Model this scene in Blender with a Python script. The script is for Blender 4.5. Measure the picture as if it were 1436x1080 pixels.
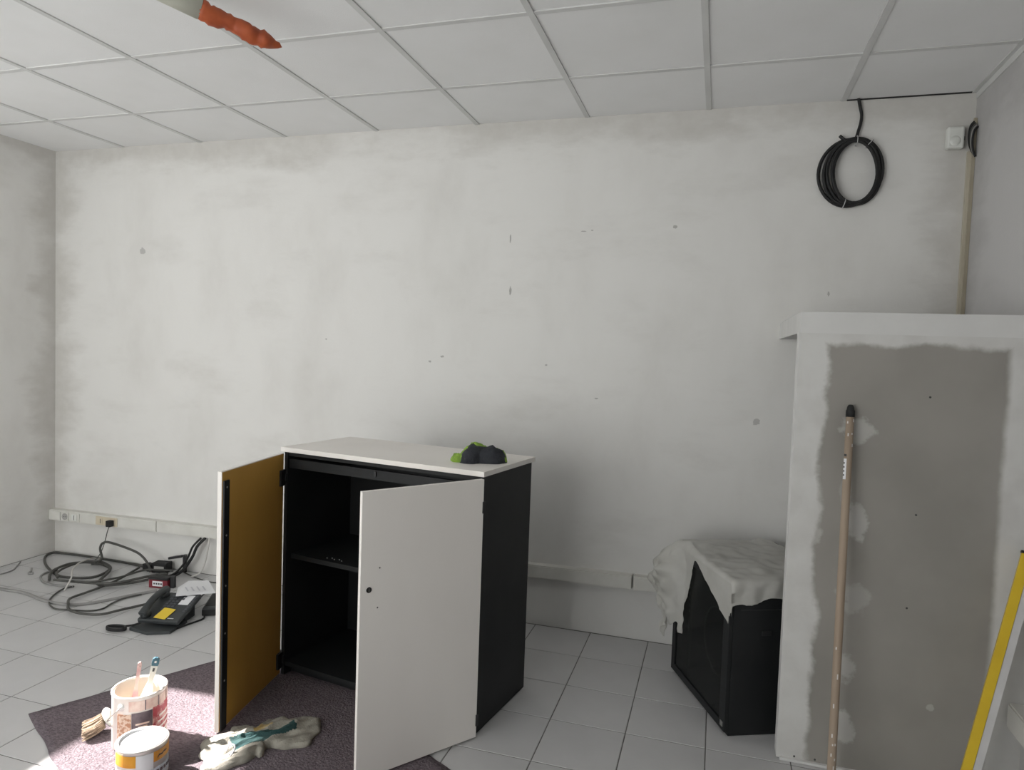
import bpy, bmesh, math, random
from mathutils import Vector, Matrix, noise
random.seed(7)
S = bpy.context.scene
C = S.collection
for o in list(bpy.data.objects):
    bpy.data.objects.remove(o)

# ------------------------------------------------------------------ camera
cd = bpy.data.cameras.new('camera'); cam = bpy.data.objects.new('camera', cd); C.objects.link(cam)
cd.sensor_width = 36.0; cd.lens = 963.15 / 1436 * 36.0; cd.clip_start = 0.02
R_ = Vector((0.95701966, 0.28791517, 0.03490307)); U_ = Vector((-0.04764841, 0.03737719, 0.9981646)); F_ = Vector((-0.28608215, 0.95692623, -0.0494894))
cam.matrix_world = Matrix(((R_.x, U_.x, -F_.x, 0), (R_.y, U_.y, -F_.y, -3.53963), (R_.z, U_.z, -F_.z, 1.46848), (0, 0, 0, 1)))
S.camera = cam
# ------------------------------------------------------------------ light
XL, XR, YF, HC = -4.266, 1.037, -4.45, 2.681       # left wall, right wall, window wall, ceiling
w = bpy.data.worlds.new('sky'); S.world = w; w.use_nodes = True
w.node_tree.nodes['Background'].inputs['Color'].default_value = (0.97, 0.985, 0.975, 1)
w.node_tree.nodes['Background'].inputs['Strength'].default_value = 3.6
sd = bpy.data.lights.new('sun', 'SUN'); sun = bpy.data.objects.new('sun', sd); C.objects.link(sun)
sd.energy = 21.0; sd.angle = math.radians(0.9); sd.color = (1.0, 0.93, 0.90)
SUN_D = Vector((0.98, 0.05, -0.90))
sun.rotation_euler = SUN_D.to_track_quat('-Z', 'Y').to_euler(); sun.location = (-8, -8, 7)
WX0, WX1, WZ0, WZ1 = -4.10, -0.90, 0.12, 2.52      # shop window opening in the wall behind the camera
pd = bpy.data.lights.new('window_portal', 'AREA'); po = bpy.data.objects.new('window_portal', pd); C.objects.link(po)
pd.shape = 'RECTANGLE'; pd.size = WX1 - WX0; pd.size_y = WZ1 - WZ0; pd.cycles.is_portal = True
po.location = ((WX0 + WX1) / 2, YF - 0.02, (WZ0 + WZ1) / 2); po.rotation_euler = (math.radians(90), 0, math.radians(180))
po.rotation_euler = Vector((0, 1, 0)).to_track_quat('-Z', 'Y').to_euler()
S.view_settings.view_transform = 'Standard'; S.view_settings.look = 'None'
S.view_settings.exposure = 0.50; S.view_settings.gamma = 1.0; S.view_settings.use_curve_mapping = False

# ------------------------------------------------------------------ materials
def mat(name, col, rough=0.6, metal=0.0, col2=None, scale=8.0, stretch=(1, 1, 1), lo=0.35, hi=0.65, bump=0.0, bscale=None, alpha=1.0, trans=0.0, spec=0.5, detail=5, rough2=None):
    m = bpy.data.materials.new(name); m.use_nodes = True
    nt = m.node_tree; b = nt.nodes['Principled BSDF']
    b.inputs['Base Color'].default_value = (*col, 1); b.inputs['Roughness'].default_value = rough
    b.inputs['Metallic'].default_value = metal; b.inputs['Alpha'].default_value = alpha
    b.inputs['Transmission Weight'].default_value = trans; b.inputs['Specular IOR Level'].default_value = spec
    tc = nt.nodes.new('ShaderNodeTexCoord'); mp = nt.nodes.new('ShaderNodeMapping'); mp.inputs['Scale'].default_value = stretch
    nt.links.new(tc.outputs['Object'], mp.inputs['Vector'])
    n = nt.nodes.new('ShaderNodeTexNoise'); n.inputs['Scale'].default_value = scale; n.inputs['Detail'].default_value = detail
    nt.links.new(mp.outputs['Vector'], n.inputs['Vector'])
    if col2 is None:
        col2 = tuple(min(1, c * 0.9) for c in col)
    r = nt.nodes.new('ShaderNodeValToRGB')
    r.color_ramp.elements[0].position = lo; r.color_ramp.elements[0].color = (*col, 1)
    r.color_ramp.elements[1].position = hi; r.color_ramp.elements[1].color = (*col2, 1)
    nt.links.new(n.outputs['Fac'], r.inputs['Fac']); nt.links.new(r.outputs['Color'], b.inputs['Base Color'])
    if bump:
        n2 = nt.nodes.new('ShaderNodeTexNoise'); n2.inputs['Scale'].default_value = bscale or scale * 6; n2.inputs['Detail'].default_value = 6
        nt.links.new(tc.outputs['Object'], n2.inputs['Vector'])
        bp = nt.nodes.new('ShaderNodeBump'); bp.inputs['Strength'].default_value = bump; bp.inputs['Distance'].default_value = 0.01
        nt.links.new(n2.outputs['Fac'], bp.inputs['Height']); nt.links.new(bp.outputs['Normal'], b.inputs['Normal'])
    return m

def N(nt, t, **kw):
    n = nt.nodes.new(t)
    for k, v in kw.items():
        setattr(n, k, v)
    return n
def math_(nt, op, a, b=None, clamp=False):
    n = N(nt, 'ShaderNodeMath', operation=op, use_clamp=clamp)
    for i, v in enumerate((a, b)):
        if v is None: continue
        if isinstance(v, (int, float)): n.inputs[i].default_value = v
        else: nt.links.new(v, n.inputs[i])
    return n.outputs[0]
def smooth(nt, v, lo, hi):
    n = N(nt, 'ShaderNodeMapRange', interpolation_type='SMOOTHSTEP'); nt.links.new(v, n.inputs['Value'])
    n.inputs['From Min'].default_value = lo; n.inputs['From Max'].default_value = hi
    return n.outputs['Result']
def noise_(nt, vec, scale, detail=4, rough=0.55):
    n = N(nt, 'ShaderNodeTexNoise'); n.inputs['Scale'].default_value = scale; n.inputs['Detail'].default_value = detail; n.inputs['Roughness'].default_value = rough
    nt.links.new(vec, n.inputs['Vector']); return n.outputs['Fac']
def mixc(nt, fac, a, b):
    n = N(nt, 'ShaderNodeMix', data_type='RGBA')
    if isinstance(fac, (int, float)): n.inputs[0].default_value = fac
    else: nt.links.new(fac, n.inputs[0])
    for i, v in ((6, a), (7, b)):
        if isinstance(v, tuple): n.inputs[i].default_value = (*v, 1)
        else: nt.links.new(v, n.inputs[i])
    return n.outputs[2]

def wall_material(name, axis, e0, e1, c0=(0.755, 0.745, 0.722), c1=(0.49, 0.468, 0.432)):
    """hand-rolled white undercoat over an older grey wall; rolled short of ceiling and corners"""
    m = bpy.data.materials.new(name); m.use_nodes = True; nt = m.node_tree; b = nt.nodes['Principled BSDF']
    tc = N(nt, 'ShaderNodeTexCoord'); P = tc.outputs['Object']
    mp = N(nt, 'ShaderNodeMapping'); mp.inputs['Scale'].default_value = (1.0, 1.0, 2.6); nt.links.new(P, mp.inputs['Vector'])
    big = noise_(nt, mp.outputs['Vector'], 1.4, 6, 0.62)
    mp2 = N(nt, 'ShaderNodeMapping'); mp2.inputs['Scale'].default_value = (1.6, 1.6, 0.9); nt.links.new(P, mp2.inputs['Vector'])
    streak = noise_(nt, mp2.outputs['Vector'], 1.5, 5, 0.55)
    fine = noise_(nt, P, 14, 4, 0.6)
    sep = N(nt, 'ShaderNodeSeparateXYZ'); nt.links.new(P, sep.inputs[0])
    a = sep.outputs[axis]; z = sep.outputs[2]
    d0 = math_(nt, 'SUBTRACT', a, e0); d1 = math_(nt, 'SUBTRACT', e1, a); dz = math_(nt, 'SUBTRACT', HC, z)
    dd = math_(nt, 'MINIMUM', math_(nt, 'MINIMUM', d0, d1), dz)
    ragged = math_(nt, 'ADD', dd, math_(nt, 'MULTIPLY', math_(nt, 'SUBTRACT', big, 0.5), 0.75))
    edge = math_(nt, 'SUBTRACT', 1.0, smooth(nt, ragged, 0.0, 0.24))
    mid = math_(nt, 'MULTIPLY', smooth(nt, big, 0.46, 0.78), 0.34)
    st = math_(nt, 'MULTIPLY', smooth(nt, streak, 0.42, 0.80), 0.30)
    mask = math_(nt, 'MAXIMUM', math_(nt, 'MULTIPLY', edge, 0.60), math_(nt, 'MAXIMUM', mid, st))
    mask = math_(nt, 'MULTIPLY', mask, math_(nt, 'ADD', 0.55, math_(nt, 'MULTIPLY', fine, 0.8)), True)
    colr = mixc(nt, mask, c0, c1)
    nt.links.new(colr, b.inputs['Base Color']); b.inputs['Roughness'].default_value = 0.85; b.inputs['Specular IOR Level'].default_value = 0.25
    bp = N(nt, 'ShaderNodeBump'); bp.inputs['Strength'].default_value = 0.12; bp.inputs['Distance'].default_value = 0.004
    nt.links.new(noise_(nt, P, 60, 5), bp.inputs['Height']); nt.links.new(bp.outputs['Normal'], b.inputs['Normal'])
    return m

def board_material():
    """grey plasterboard with white jointing compound along edges and over the screw line"""
    m = bpy.data.materials.new('plasterboard'); m.use_nodes = True; nt = m.node_tree; b = nt.nodes['Principled BSDF']
    tc = N(nt, 'ShaderNodeTexCoord'); P = tc.outputs['Object']
    nz = math_(nt, 'SUBTRACT', noise_(nt, P, 5.0, 5, 0.6), 0.5); fz = math_(nt, 'SUBTRACT', noise_(nt, P, 24, 4, 0.6), 0.5)
    sep = N(nt, 'ShaderNodeSeparateXYZ'); nt.links.new(P, sep.inputs[0]); x, z = sep.outputs[0], sep.outputs[2]
    jit = math_(nt, 'ADD', math_(nt, 'MULTIPLY', nz, 0.085), math_(nt, 'MULTIPLY', fz, 0.025))
    left = math_(nt, 'SUBTRACT', math_(nt, 'ADD', x, jit), 0.368)
    right = math_(nt, 'SUBTRACT', 0.930, math_(nt, 'ADD', x, math_(nt, 'MULTIPLY', jit, 0.35)))
    top = math_(nt, 'SUBTRACT', 1.535, math_(nt, 'ADD', z, math_(nt, 'MULTIPLY', jit, 1.0)))
    d = math_(nt, 'MINIMUM', math_(nt, 'MINIMUM', left, right), top)
    mask = math_(nt, 'SUBTRACT', 1.0, smooth(nt, d, -0.012, 0.016))
    for (cx, cz, rx, rz, s) in ((0.482, 1.232, .060, .046, .75), (0.497, 0.912, .036, .066, .8), (0.503, 0.630, .050, .060, .45), (0.470, 0.66, .05, .03, .4), (0.492, 0.372, .032, .050, .7), (0.496, 0.160, .036, .058, .8), (0.763, 0.282, .012, .012, .7), (0.455, 1.02, .02, .05, .3), (0.36, .83, .03, .05, .7)):
        ux = math_(nt, 'DIVIDE', math_(nt, 'SUBTRACT', x, cx), rx); uz = math_(nt, 'DIVIDE', math_(nt, 'SUBTRACT', z, cz), rz)
        rr = math_(nt, 'ADD', math_(nt, 'MULTIPLY', ux, ux), math_(nt, 'MULTIPLY', uz, uz))
        rr = math_(nt, 'ADD', rr, math_(nt, 'MULTIPLY', math_(nt, 'ADD', nz, fz), 2.8))
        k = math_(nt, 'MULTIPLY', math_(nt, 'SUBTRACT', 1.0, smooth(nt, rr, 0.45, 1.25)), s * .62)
        mask = math_(nt, 'MAXIMUM', mask, k)
    grey = mixc(nt, smooth(nt, noise_(nt, P, 2.2, 4), 0.35, 0.7), (0.335, 0.318, 0.292), (0.285, 0.270, 0.248))
    white = mixc(nt, smooth(nt, noise_(nt, P, 7, 5), 0.3, 0.75), (0.66, 0.655, 0.635), (0.58, 0.57, 0.55))
    nt.links.new(mixc(nt, mask, grey, white), b.inputs['Base Color'])
    b.inputs['Roughness'].default_value = 0.9; b.inputs['Specular IOR Level'].default_value = 0.2
    return m

M = {}
M['wall_back'] = wall_material('undercoat_back', 0, XL, XR)
M['wall_side'] = wall_material('undercoat_side', 1, YF, 0.0)
M['plain'] = mat('plain_plaster', (0.74, 0.735, 0.71), 0.9, col2=(0.66, 0.655, 0.63), scale=2)
M['render_grey'] = mat('grey_render', (0.34, 0.33, 0.32), 0.9, col2=(0.28, 0.27, 0.26), scale=3)
M['ceil_tile'] = mat('mineral_tile', (0.86, 0.86, 0.86), 0.95, col2=(0.83, 0.83, 0.825), scale=3, bump=0.12, bscale=220, spec=0.1)
M['ceil_bar'] = mat('white_bar', (0.68, 0.68, 0.67), 0.7, col2=(0.62, 0.62, 0.61), scale=4)
M['plenum'] = mat('plenum_dark', (0.06, 0.06, 0.06), 0.9)
M['tile'] = mat('floor_tile_glaze', (0.58, 0.575, 0.578), 0.38, col2=(0.51, 0.505, 0.508), scale=3.2, lo=.3, hi=.7, bump=0.02, bscale=90, spec=0.35, detail=7)
M['grout'] = mat('grey_grout', (0.20, 0.195, 0.185), 0.95, col2=(0.14, 0.135, 0.13), scale=20)
M['cap'] = mat('skim_white', (0.70, 0.695, 0.68), 0.85, col2=(0.63, 0.625, 0.61), scale=4)
M['board'] = board_material()
M['white_pvc'] = mat('trunking_pvc', (0.74, 0.73, 0.69), 0.45, col2=(0.64, 0.63, 0.585), scale=6)
M['beige_pvc'] = mat('aged_pvc', (0.56, 0.52, 0.42), 0.5, col2=(0.46, 0.42, 0.33), scale=9, stretch=(1, 1, .3))
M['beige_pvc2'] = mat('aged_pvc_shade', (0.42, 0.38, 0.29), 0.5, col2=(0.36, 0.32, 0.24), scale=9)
M['cream'] = mat('cream_plastic', (0.66, 0.58, 0.44), 0.5)
M['black'] = mat('black_laminate', (0.012, 0.013, 0.014), 0.55, col2=(0.018, 0.019, 0.020), scale=5, spec=0.3)
M['black_rub'] = mat('black_rubber', (0.014, 0.014, 0.015), 0.6, col2=(0.022, 0.022, 0.022), scale=20, spec=.35)
M['melamine'] = mat('white_melamine', (0.86, 0.825, 0.785), 0.5, col2=(0.78, 0.745, 0.705), scale=2.6, stretch=(1, 1, .45), lo=.25, hi=.8, spec=.35)
M['ochre'] = mat('ochre_panel', (0.62, 0.36, 0.085), 0.6, col2=(0.52, 0.29, 0.062), scale=3, stretch=(1, 1, .4), spec=.3)
M['steel'] = mat('steel', (0.55, 0.55, 0.54), 0.35, 1.0)
M['dark_steel'] = mat('dark_steel', (0.05, 0.05, 0.052), 0.45, 0.6)
M['felt'] = mat('grey_felt', (0.22, 0.184, 0.20), 1.0, col2=(0.13, 0.108, 0.12), scale=70, stretch=(1, 2.2, 1), bump=0.9, bscale=130, spec=.05, detail=8)
M['wood'] = mat('raw_wood', (0.40, 0.315, 0.24), 0.7, col2=(0.30, 0.225, 0.165), scale=20, stretch=(1, 1, .08))
M['splash'] = mat('paint_splash', (0.74, 0.71, 0.68), 0.7)
M['print'] = mat('dark_print', (0.06, 0.06, 0.06), 0.7)
M['yellow'] = mat('yellow_lacquer', (0.72, 0.50, 0.02), 0.4, col2=(0.64, 0.43, 0.015), scale=6)
M['alu'] = mat('grey_aluminium', (0.62, 0.61, 0.61), 0.45, 0.1, col2=(0.55, 0.54, 0.54), scale=10)
M['orange'] = mat('orange_sleeve', (0.42, 0.088, 0.024), 0.6, col2=(0.32, 0.060, 0.018), scale=22)
M['tube'] = mat('offwhite_tube', (0.66, 0.66, 0.57), 0.5, col2=(0.58, 0.58, 0.49), scale=6)
M['sensor'] = mat('white_plastic', (0.78, 0.79, 0.75), 0.4)
M['cable_dark'] = mat('dark_cable', (0.055, 0.055, 0.05), 0.6, col2=(0.09, 0.088, 0.08), scale=14)
M['cable_grey'] = mat('grey_cable', (0.30, 0.295, 0.285), 0.6, col2=(0.24, 0.235, 0.23), scale=14)
M['cable_white'] = mat('white_cable', (0.62, 0.60, 0.57), 0.6)
M['tie'] = mat('clear_tie', (0.62, 0.62, 0.62), 0.4)
M['phone'] = mat('anthracite_plastic', (0.028, 0.033, 0.035), 0.5, col2=(0.038, 0.043, 0.045), scale=12)
M['key'] = mat('key_plastic', (0.075, 0.078, 0.09), 0.5)
M['paper'] = mat('white_paper', (0.80, 0.80, 0.82), 0.8, col2=(0.76, 0.76, 0.78), scale=5)
M['faint'] = mat('faint_print', (0.56, 0.56, 0.60), 0.8)
M['sticky'] = mat('yellow_note', (0.80, 0.58, 0.06), 0.8, col2=(0.74, 0.53, 0.05), scale=8)
M['red'] = mat('red_plastic', (0.20, 0.018, 0.03), 0.5)
M['can_tin'] = mat('tinplate', (0.66, 0.65, 0.63), 0.35, 0.5, col2=(0.72, 0.68, 0.62), scale=8)
M['can_white'] = mat('can_white', (0.78, 0.74, 0.70), 0.5, col2=(0.68, 0.60, 0.54), scale=16)
M['can_in'] = mat('cream_paint', (0.74, 0.66, 0.56), 0.5, col2=(0.66, 0.58, 0.49), scale=7)
M['lab_red'] = mat('label_red', (0.36, 0.035, 0.05), 0.5, col2=(0.60, 0.36, 0.33), scale=34, lo=.46, hi=.56)
M['lab_pink'] = mat('label_pink', (0.62, 0.42, 0.36), 0.5, col2=(0.72, 0.58, 0.50), scale=40)
M['lab_brown'] = mat('label_brown', (0.40, 0.20, 0.12), 0.5, col2=(0.62, 0.46, 0.36), scale=90, lo=.45, hi=.55)
M['lab_dark'] = mat('label_dark', (0.07, 0.05, 0.065), 0.5, col2=(0.18, 0.14, 0.15), scale=22)
M['lab_orange'] = mat('label_orange', (0.70, 0.34, 0.03), 0.45, col2=(0.60, 0.24, 0.02), scale=12)
M['lab_blue'] = mat('label_blue', (0.48, 0.54, 0.64), 0.45, col2=(0.66, 0.68, 0.72), scale=14)
M['lid'] = mat('lid_white', (0.74, 0.75, 0.76), 0.4, col2=(0.66, 0.67, 0.69), scale=9)
M['pink'] = mat('pink_handle', (0.52, 0.20, 0.23), 0.5, col2=(0.68, 0.60, 0.53), scale=16)
M['handle_white'] = mat('handle_white', (0.66, 0.67, 0.62), 0.5, col2=(0.55, 0.56, 0.51), scale=16)
M['teal'] = mat('teal_plastic', (0.05, 0.13, 0.17), 0.4)
M['bristle'] = mat('bristle', (0.40, 0.31, 0.22), 0.9, col2=(0.22, 0.165, 0.12), scale=60, stretch=(1, 1, 1))
M['rag'] = mat('rag_cotton', (0.42, 0.40, 0.345), 0.95, col2=(0.28, 0.265, 0.225), scale=26, bump=.3, bscale=160)
M['rag_teal'] = mat('rag_teal', (0.018, 0.062, 0.064), 0.95, col2=(0.05, 0.105, 0.10), scale=20, bump=.3, bscale=160)
M['rag_stain'] = mat('rag_stain', (0.36, 0.235, 0.045), 0.95, col2=(0.46, 0.36, 0.20), scale=20)
M['glove_black'] = mat('black_fabric', (0.018, 0.020, 0.026), 0.9, col2=(0.035, 0.038, 0.045), scale=30, bump=.4, bscale=200)
M['lime'] = mat('lime_knit', (0.30, 0.47, 0.07), 0.9, col2=(0.15, 0.26, 0.035), scale=40, bump=.5, bscale=200)
M['filler'] = mat('grey_filler', (0.46, 0.45, 0.43), 0.9)
M['rail'] = mat('zinc_rail', (0.16, 0.16, 0.165), 0.5, 0.5)
M['frame_dark'] = mat('window_frame', (0.30, 0.30, 0.30), 0.5)
def sheet_material():
    m = bpy.data.materials.new('dust_sheet'); m.use_nodes = True; nt = m.node_tree; b = nt.nodes['Principled BSDF']; out = nt.nodes['Material Output']
    tc = N(nt, 'ShaderNodeTexCoord')
    n = smooth(nt, noise_(nt, tc.outputs['Object'], 7, 5), .3, .7)
    nt.links.new(mixc(nt, n, (0.74, 0.73, 0.69), (0.62, 0.61, 0.57)), b.inputs['Base Color']); b.inputs['Roughness'].default_value = 0.5
    tr = N(nt, 'ShaderNodeBsdfTranslucent'); tr.inputs['Color'].default_value = (0.62, 0.60, 0.52, 1)
    tp = N(nt, 'ShaderNodeBsdfTransparent'); mx = N(nt, 'ShaderNodeMixShader'); mx.inputs[0].default_value = 0.22
    mx2 = N(nt, 'ShaderNodeMixShader'); mx2.inputs[0].default_value = 0.13
    nt.links.new(b.outputs[0], mx.inputs[1]); nt.links.new(tr.outputs[0], mx.inputs[2])
    nt.links.new(mx.outputs[0], mx2.inputs[1]); nt.links.new(tp.outputs[0], mx2.inputs[2]); nt.links.new(mx2.outputs[0], out.inputs[0])
    return m
M['sheet'] = sheet_material()
def glass_material():
    m = bpy.data.materials.new('smoked_glass'); m.use_nodes = True; nt = m.node_tree; b = nt.nodes['Principled BSDF']; out = nt.nodes['Material Output']
    b.inputs['Base Color'].default_value = (0.02, 0.022, 0.022, 1); b.inputs['Roughness'].default_value = 0.12
    tp = N(nt, 'ShaderNodeBsdfTransparent'); tp.inputs['Color'].default_value = (0.55, 0.58, 0.57, 1)
    mx = N(nt, 'ShaderNodeMixShader'); mx.inputs[0].default_value = 0.6
    nt.links.new(b.outputs[0], mx.inputs[1]); nt.links.new(tp.outputs[0], mx.inputs[2]); nt.links.new(mx.outputs[0], out.inputs[0])
    return m
M['glass'] = glass_material()
def pane_material():
    m = bpy.data.materials.new('window_glass'); m.use_nodes = True; nt = m.node_tree; b = nt.nodes['Principled BSDF']; out = nt.nodes['Material Output']
    b.inputs['Base Color'].default_value = (0.8, 0.8, 0.8, 1); b.inputs['Roughness'].default_value = 0.03
    tp = N(nt, 'ShaderNodeBsdfTransparent'); mx = N(nt, 'ShaderNodeMixShader'); mx.inputs[0].default_value = 0.93
    nt.links.new(b.outputs[0], mx.inputs[1]); nt.links.new(tp.outputs[0], mx.inputs[2]); nt.links.new(mx.outputs[0], out.inputs[0])
    return m
M['pane'] = pane_material()

# ------------------------------------------------------------------ mesh helpers
def mesh_obj(name, bm, m, parent=None, smooth_=False):
    me = bpy.data.meshes.new(name); bm.normal_update(); bm.to_mesh(me); bm.free()
    for k in (m if isinstance(m, (list, tuple)) else [m]):
        me.materials.append(M[k])
    if smooth_:
        for p in me.polygons: p.use_smooth = True
    o = bpy.data.objects.new(name, me); C.objects.link(o)
    if parent is not None: o.parent = parent
    return o
def tag(o, label, cat, group=None):
    o['label'] = label; o['category'] = cat
    if group: o['group'] = group
    return o
def thing(name, label, cat, loc=(0, 0, 0), rz=0.0, group=None):
    o = bpy.data.objects.new(name, None); C.objects.link(o); o.location = loc; o.rotation_euler = (0, 0, rz); o.empty_display_size = .05
    return tag(o, label, cat, group)
def struct(o):
    o['kind'] = 'structure'; return o
def box(bm, x0, x1, y0, y1, z0, z1, mtx=None, mi=0, bev=0.0):
    vs = [bm.verts.new(v) for v in ((x0, y0, z0), (x1, y0, z0), (x1, y1, z0), (x0, y1, z0), (x0, y0, z1), (x1, y0, z1), (x1, y1, z1), (x0, y1, z1))]
    fs = [bm.faces.new([vs[i] for i in q]) for q in ((3, 2, 1, 0), (4, 5, 6, 7), (0, 1, 5, 4), (1, 2, 6, 5), (2, 3, 7, 6), (3, 0, 4, 7))]
    for f in fs: f.material_index = mi
    if bev > 0:
        es = list({e for f in fs for e in f.edges})
        r = bmesh.ops.bevel(bm, geom=es, offset=bev, segments=2, affect='EDGES', profile=0.5)
        vs = list({v for f in r['faces'] for v in f.verts} | {v for v in vs if v.is_valid})
        for f in r['faces']: f.material_index = mi
    if mtx is not None: bmesh.ops.transform(bm, matrix=mtx, verts=vs)
    return vs
def boxo(name, d, m, parent=None, mtx=None, bev=0.0):
    bm = bmesh.new(); box(bm, *d, mtx=mtx, bev=bev); return mesh_obj(name, bm, m, parent)
def catmull(P, n=6, closed=False):
    P = [Vector(p) for p in P]; out = []
    k = len(P)
    for i in range(k if closed else k - 1):
        g = (lambda j: P[j % k]) if closed else (lambda j: P[max(0, min(k - 1, j))])
        a, b, c, d = g(i - 1), g(i), g(i + 1), g(i + 2)
        for s in range(n):
            t = s / n
            out.append(0.5 * ((2 * b) + (-a + c) * t + (2 * a - 5 * b + 4 * c - d) * t * t + (-a + 3 * b - 3 * c + d) * t ** 3))
    if not closed: out.append(P[-1])
    return out
def tube(bm, pts, r, seg=8, closed=False, caps=True, mi=0, flat=1.0):
    pts = [Vector(p) for p in pts]; n = len(pts); rings = []
    rad = r if callable(r) else (lambda t: r)
    prev = None
    for i, p in enumerate(pts):
        if closed: t = (pts[(i + 1) % n] - pts[i - 1])
        else: t = pts[min(n - 1, i + 1)] - pts[max(0, i - 1)]
        if t.length < 1e-9: t = Vector((0, 0, 1))
        t.normalize()
        if prev is None:
            u = t.orthogonal().normalized() if abs(t.z) > .95 else t.cross(Vector((0, 0, 1))).normalized()
        else:
            u = (prev - t * prev.dot(t))
            u = u.normalized() if u.length > 1e-6 else t.orthogonal().normalized()
        prev = u; v = t.cross(u)
        rr = rad(i / max(1, n - 1))
        rings.append([bm.verts.new(p + (u * math.cos(2 * math.pi * k / seg) + v * math.sin(2 * math.pi * k / seg) * flat) * rr) for k in range(seg)])
    for i in range(n if closed else n - 1):
        A, B = rings[i], rings[(i + 1) % n]
        for k in range(seg):
            f = bm.faces.new((A[k], A[(k + 1) % seg], B[(k + 1) % seg], B[k])); f.material_index = mi; f.smooth = True
    if caps and not closed:
        f = bm.faces.new(list(reversed(rings[0]))); f.material_index = mi
        f = bm.faces.new(rings[-1]); f.material_index = mi
    return rings
def tubeo(name, pts, r, m, parent=None, seg=8, closed=False, flat=1.0):
    bm = bmesh.new(); tube(bm, pts, r, seg, closed, flat=flat); return mesh_obj(name, bm, m, parent)
def lathe(bm, prof, seg=32, mtx=None, mi=0, smooth_=True):
    rings = []; new = []
    for (r, z) in prof:
        if r < 1e-6: ring = [bm.verts.new((0, 0, z))]
        else: ring = [bm.verts.new((r * math.cos(2 * math.pi * k / seg), r * math.sin(2 * math.pi * k / seg), z)) for k in range(seg)]
        rings.append(ring); new += ring
    for A, B in zip(rings, rings[1:]):
        for k in range(seg):
            q = [A[k % len(A)], A[(k + 1) % len(A)], B[(k + 1) % len(B)], B[k % len(B)]]
            u = []
            for v in q:
                if v not in u: u.append(v)
            if len(u) > 2:
                f = bm.faces.new(u); f.smooth = smooth_; f.material_index = mi
    if mtx is not None: bmesh.ops.transform(bm, matrix=mtx, verts=new)
    return new
def latheo(name, prof, m, parent=None, seg=32, mtx=None):
    bm = bmesh.new(); lathe(bm, prof, seg, mtx); bmesh.ops.recalc_face_normals(bm, faces=bm.faces); return mesh_obj(name, bm, m, parent)
def arc_patch(name, r, a0, a1, z0, z1, m, parent, n=10, z0b=None, z1b=None, th=.0008):
    """curved sheet on a can; z0b/z1b are heights at the a1 end"""
    bm = bmesh.new(); z0b = z0 if z0b is None else z0b; z1b = z1 if z1b is None else z1b
    L = []
    for i in range(n + 1):
        t = i / n; a = math.radians(a0 + (a1 - a0) * t); c, s = math.cos(a), math.sin(a)
        zl = z0 + (z0b - z0) * t; zh = z1 + (z1b - z1) * t
        L.append([bm.verts.new((q * c, q * s, z)) for q, z in ((r, zl), (r + th, zl), (r + th, zh), (r, zh))])
    for A, B in zip(L, L[1:]):
        for k in range(4): bm.faces.new((A[k], B[k], B[(k + 1) % 4], A[(k + 1) % 4]))
    bm.faces.new(L[0]); bm.faces.new(list(reversed(L[-1])))
    bmesh.ops.recalc_face_normals(bm, faces=bm.faces)
    return mesh_obj(name, bm, m, parent)
def prism(bm, poly, z0, z1, mtx=None, mi=0):
    a = [bm.verts.new((x, y, z0)) for x, y in poly]; b = [bm.verts.new((x, y, z1)) for x, y in poly]; n = len(poly)
    fs = [bm.faces.new(list(reversed(a))), bm.faces.new(b)]
    for i in range(n): fs.append(bm.faces.new((a[i], a[(i + 1) % n], b[(i + 1) % n], b[i])))
    for f in fs: f.material_index = mi
    if mtx is not None: bmesh.ops.transform(bm, matrix=mtx, verts=a + b)
    return a + b
def fb(x, y, z, s=1.0, o=4):
    return noise.fractal(Vector((x * s, y * s, z * s)), 1.0, 2.0, o)
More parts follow.
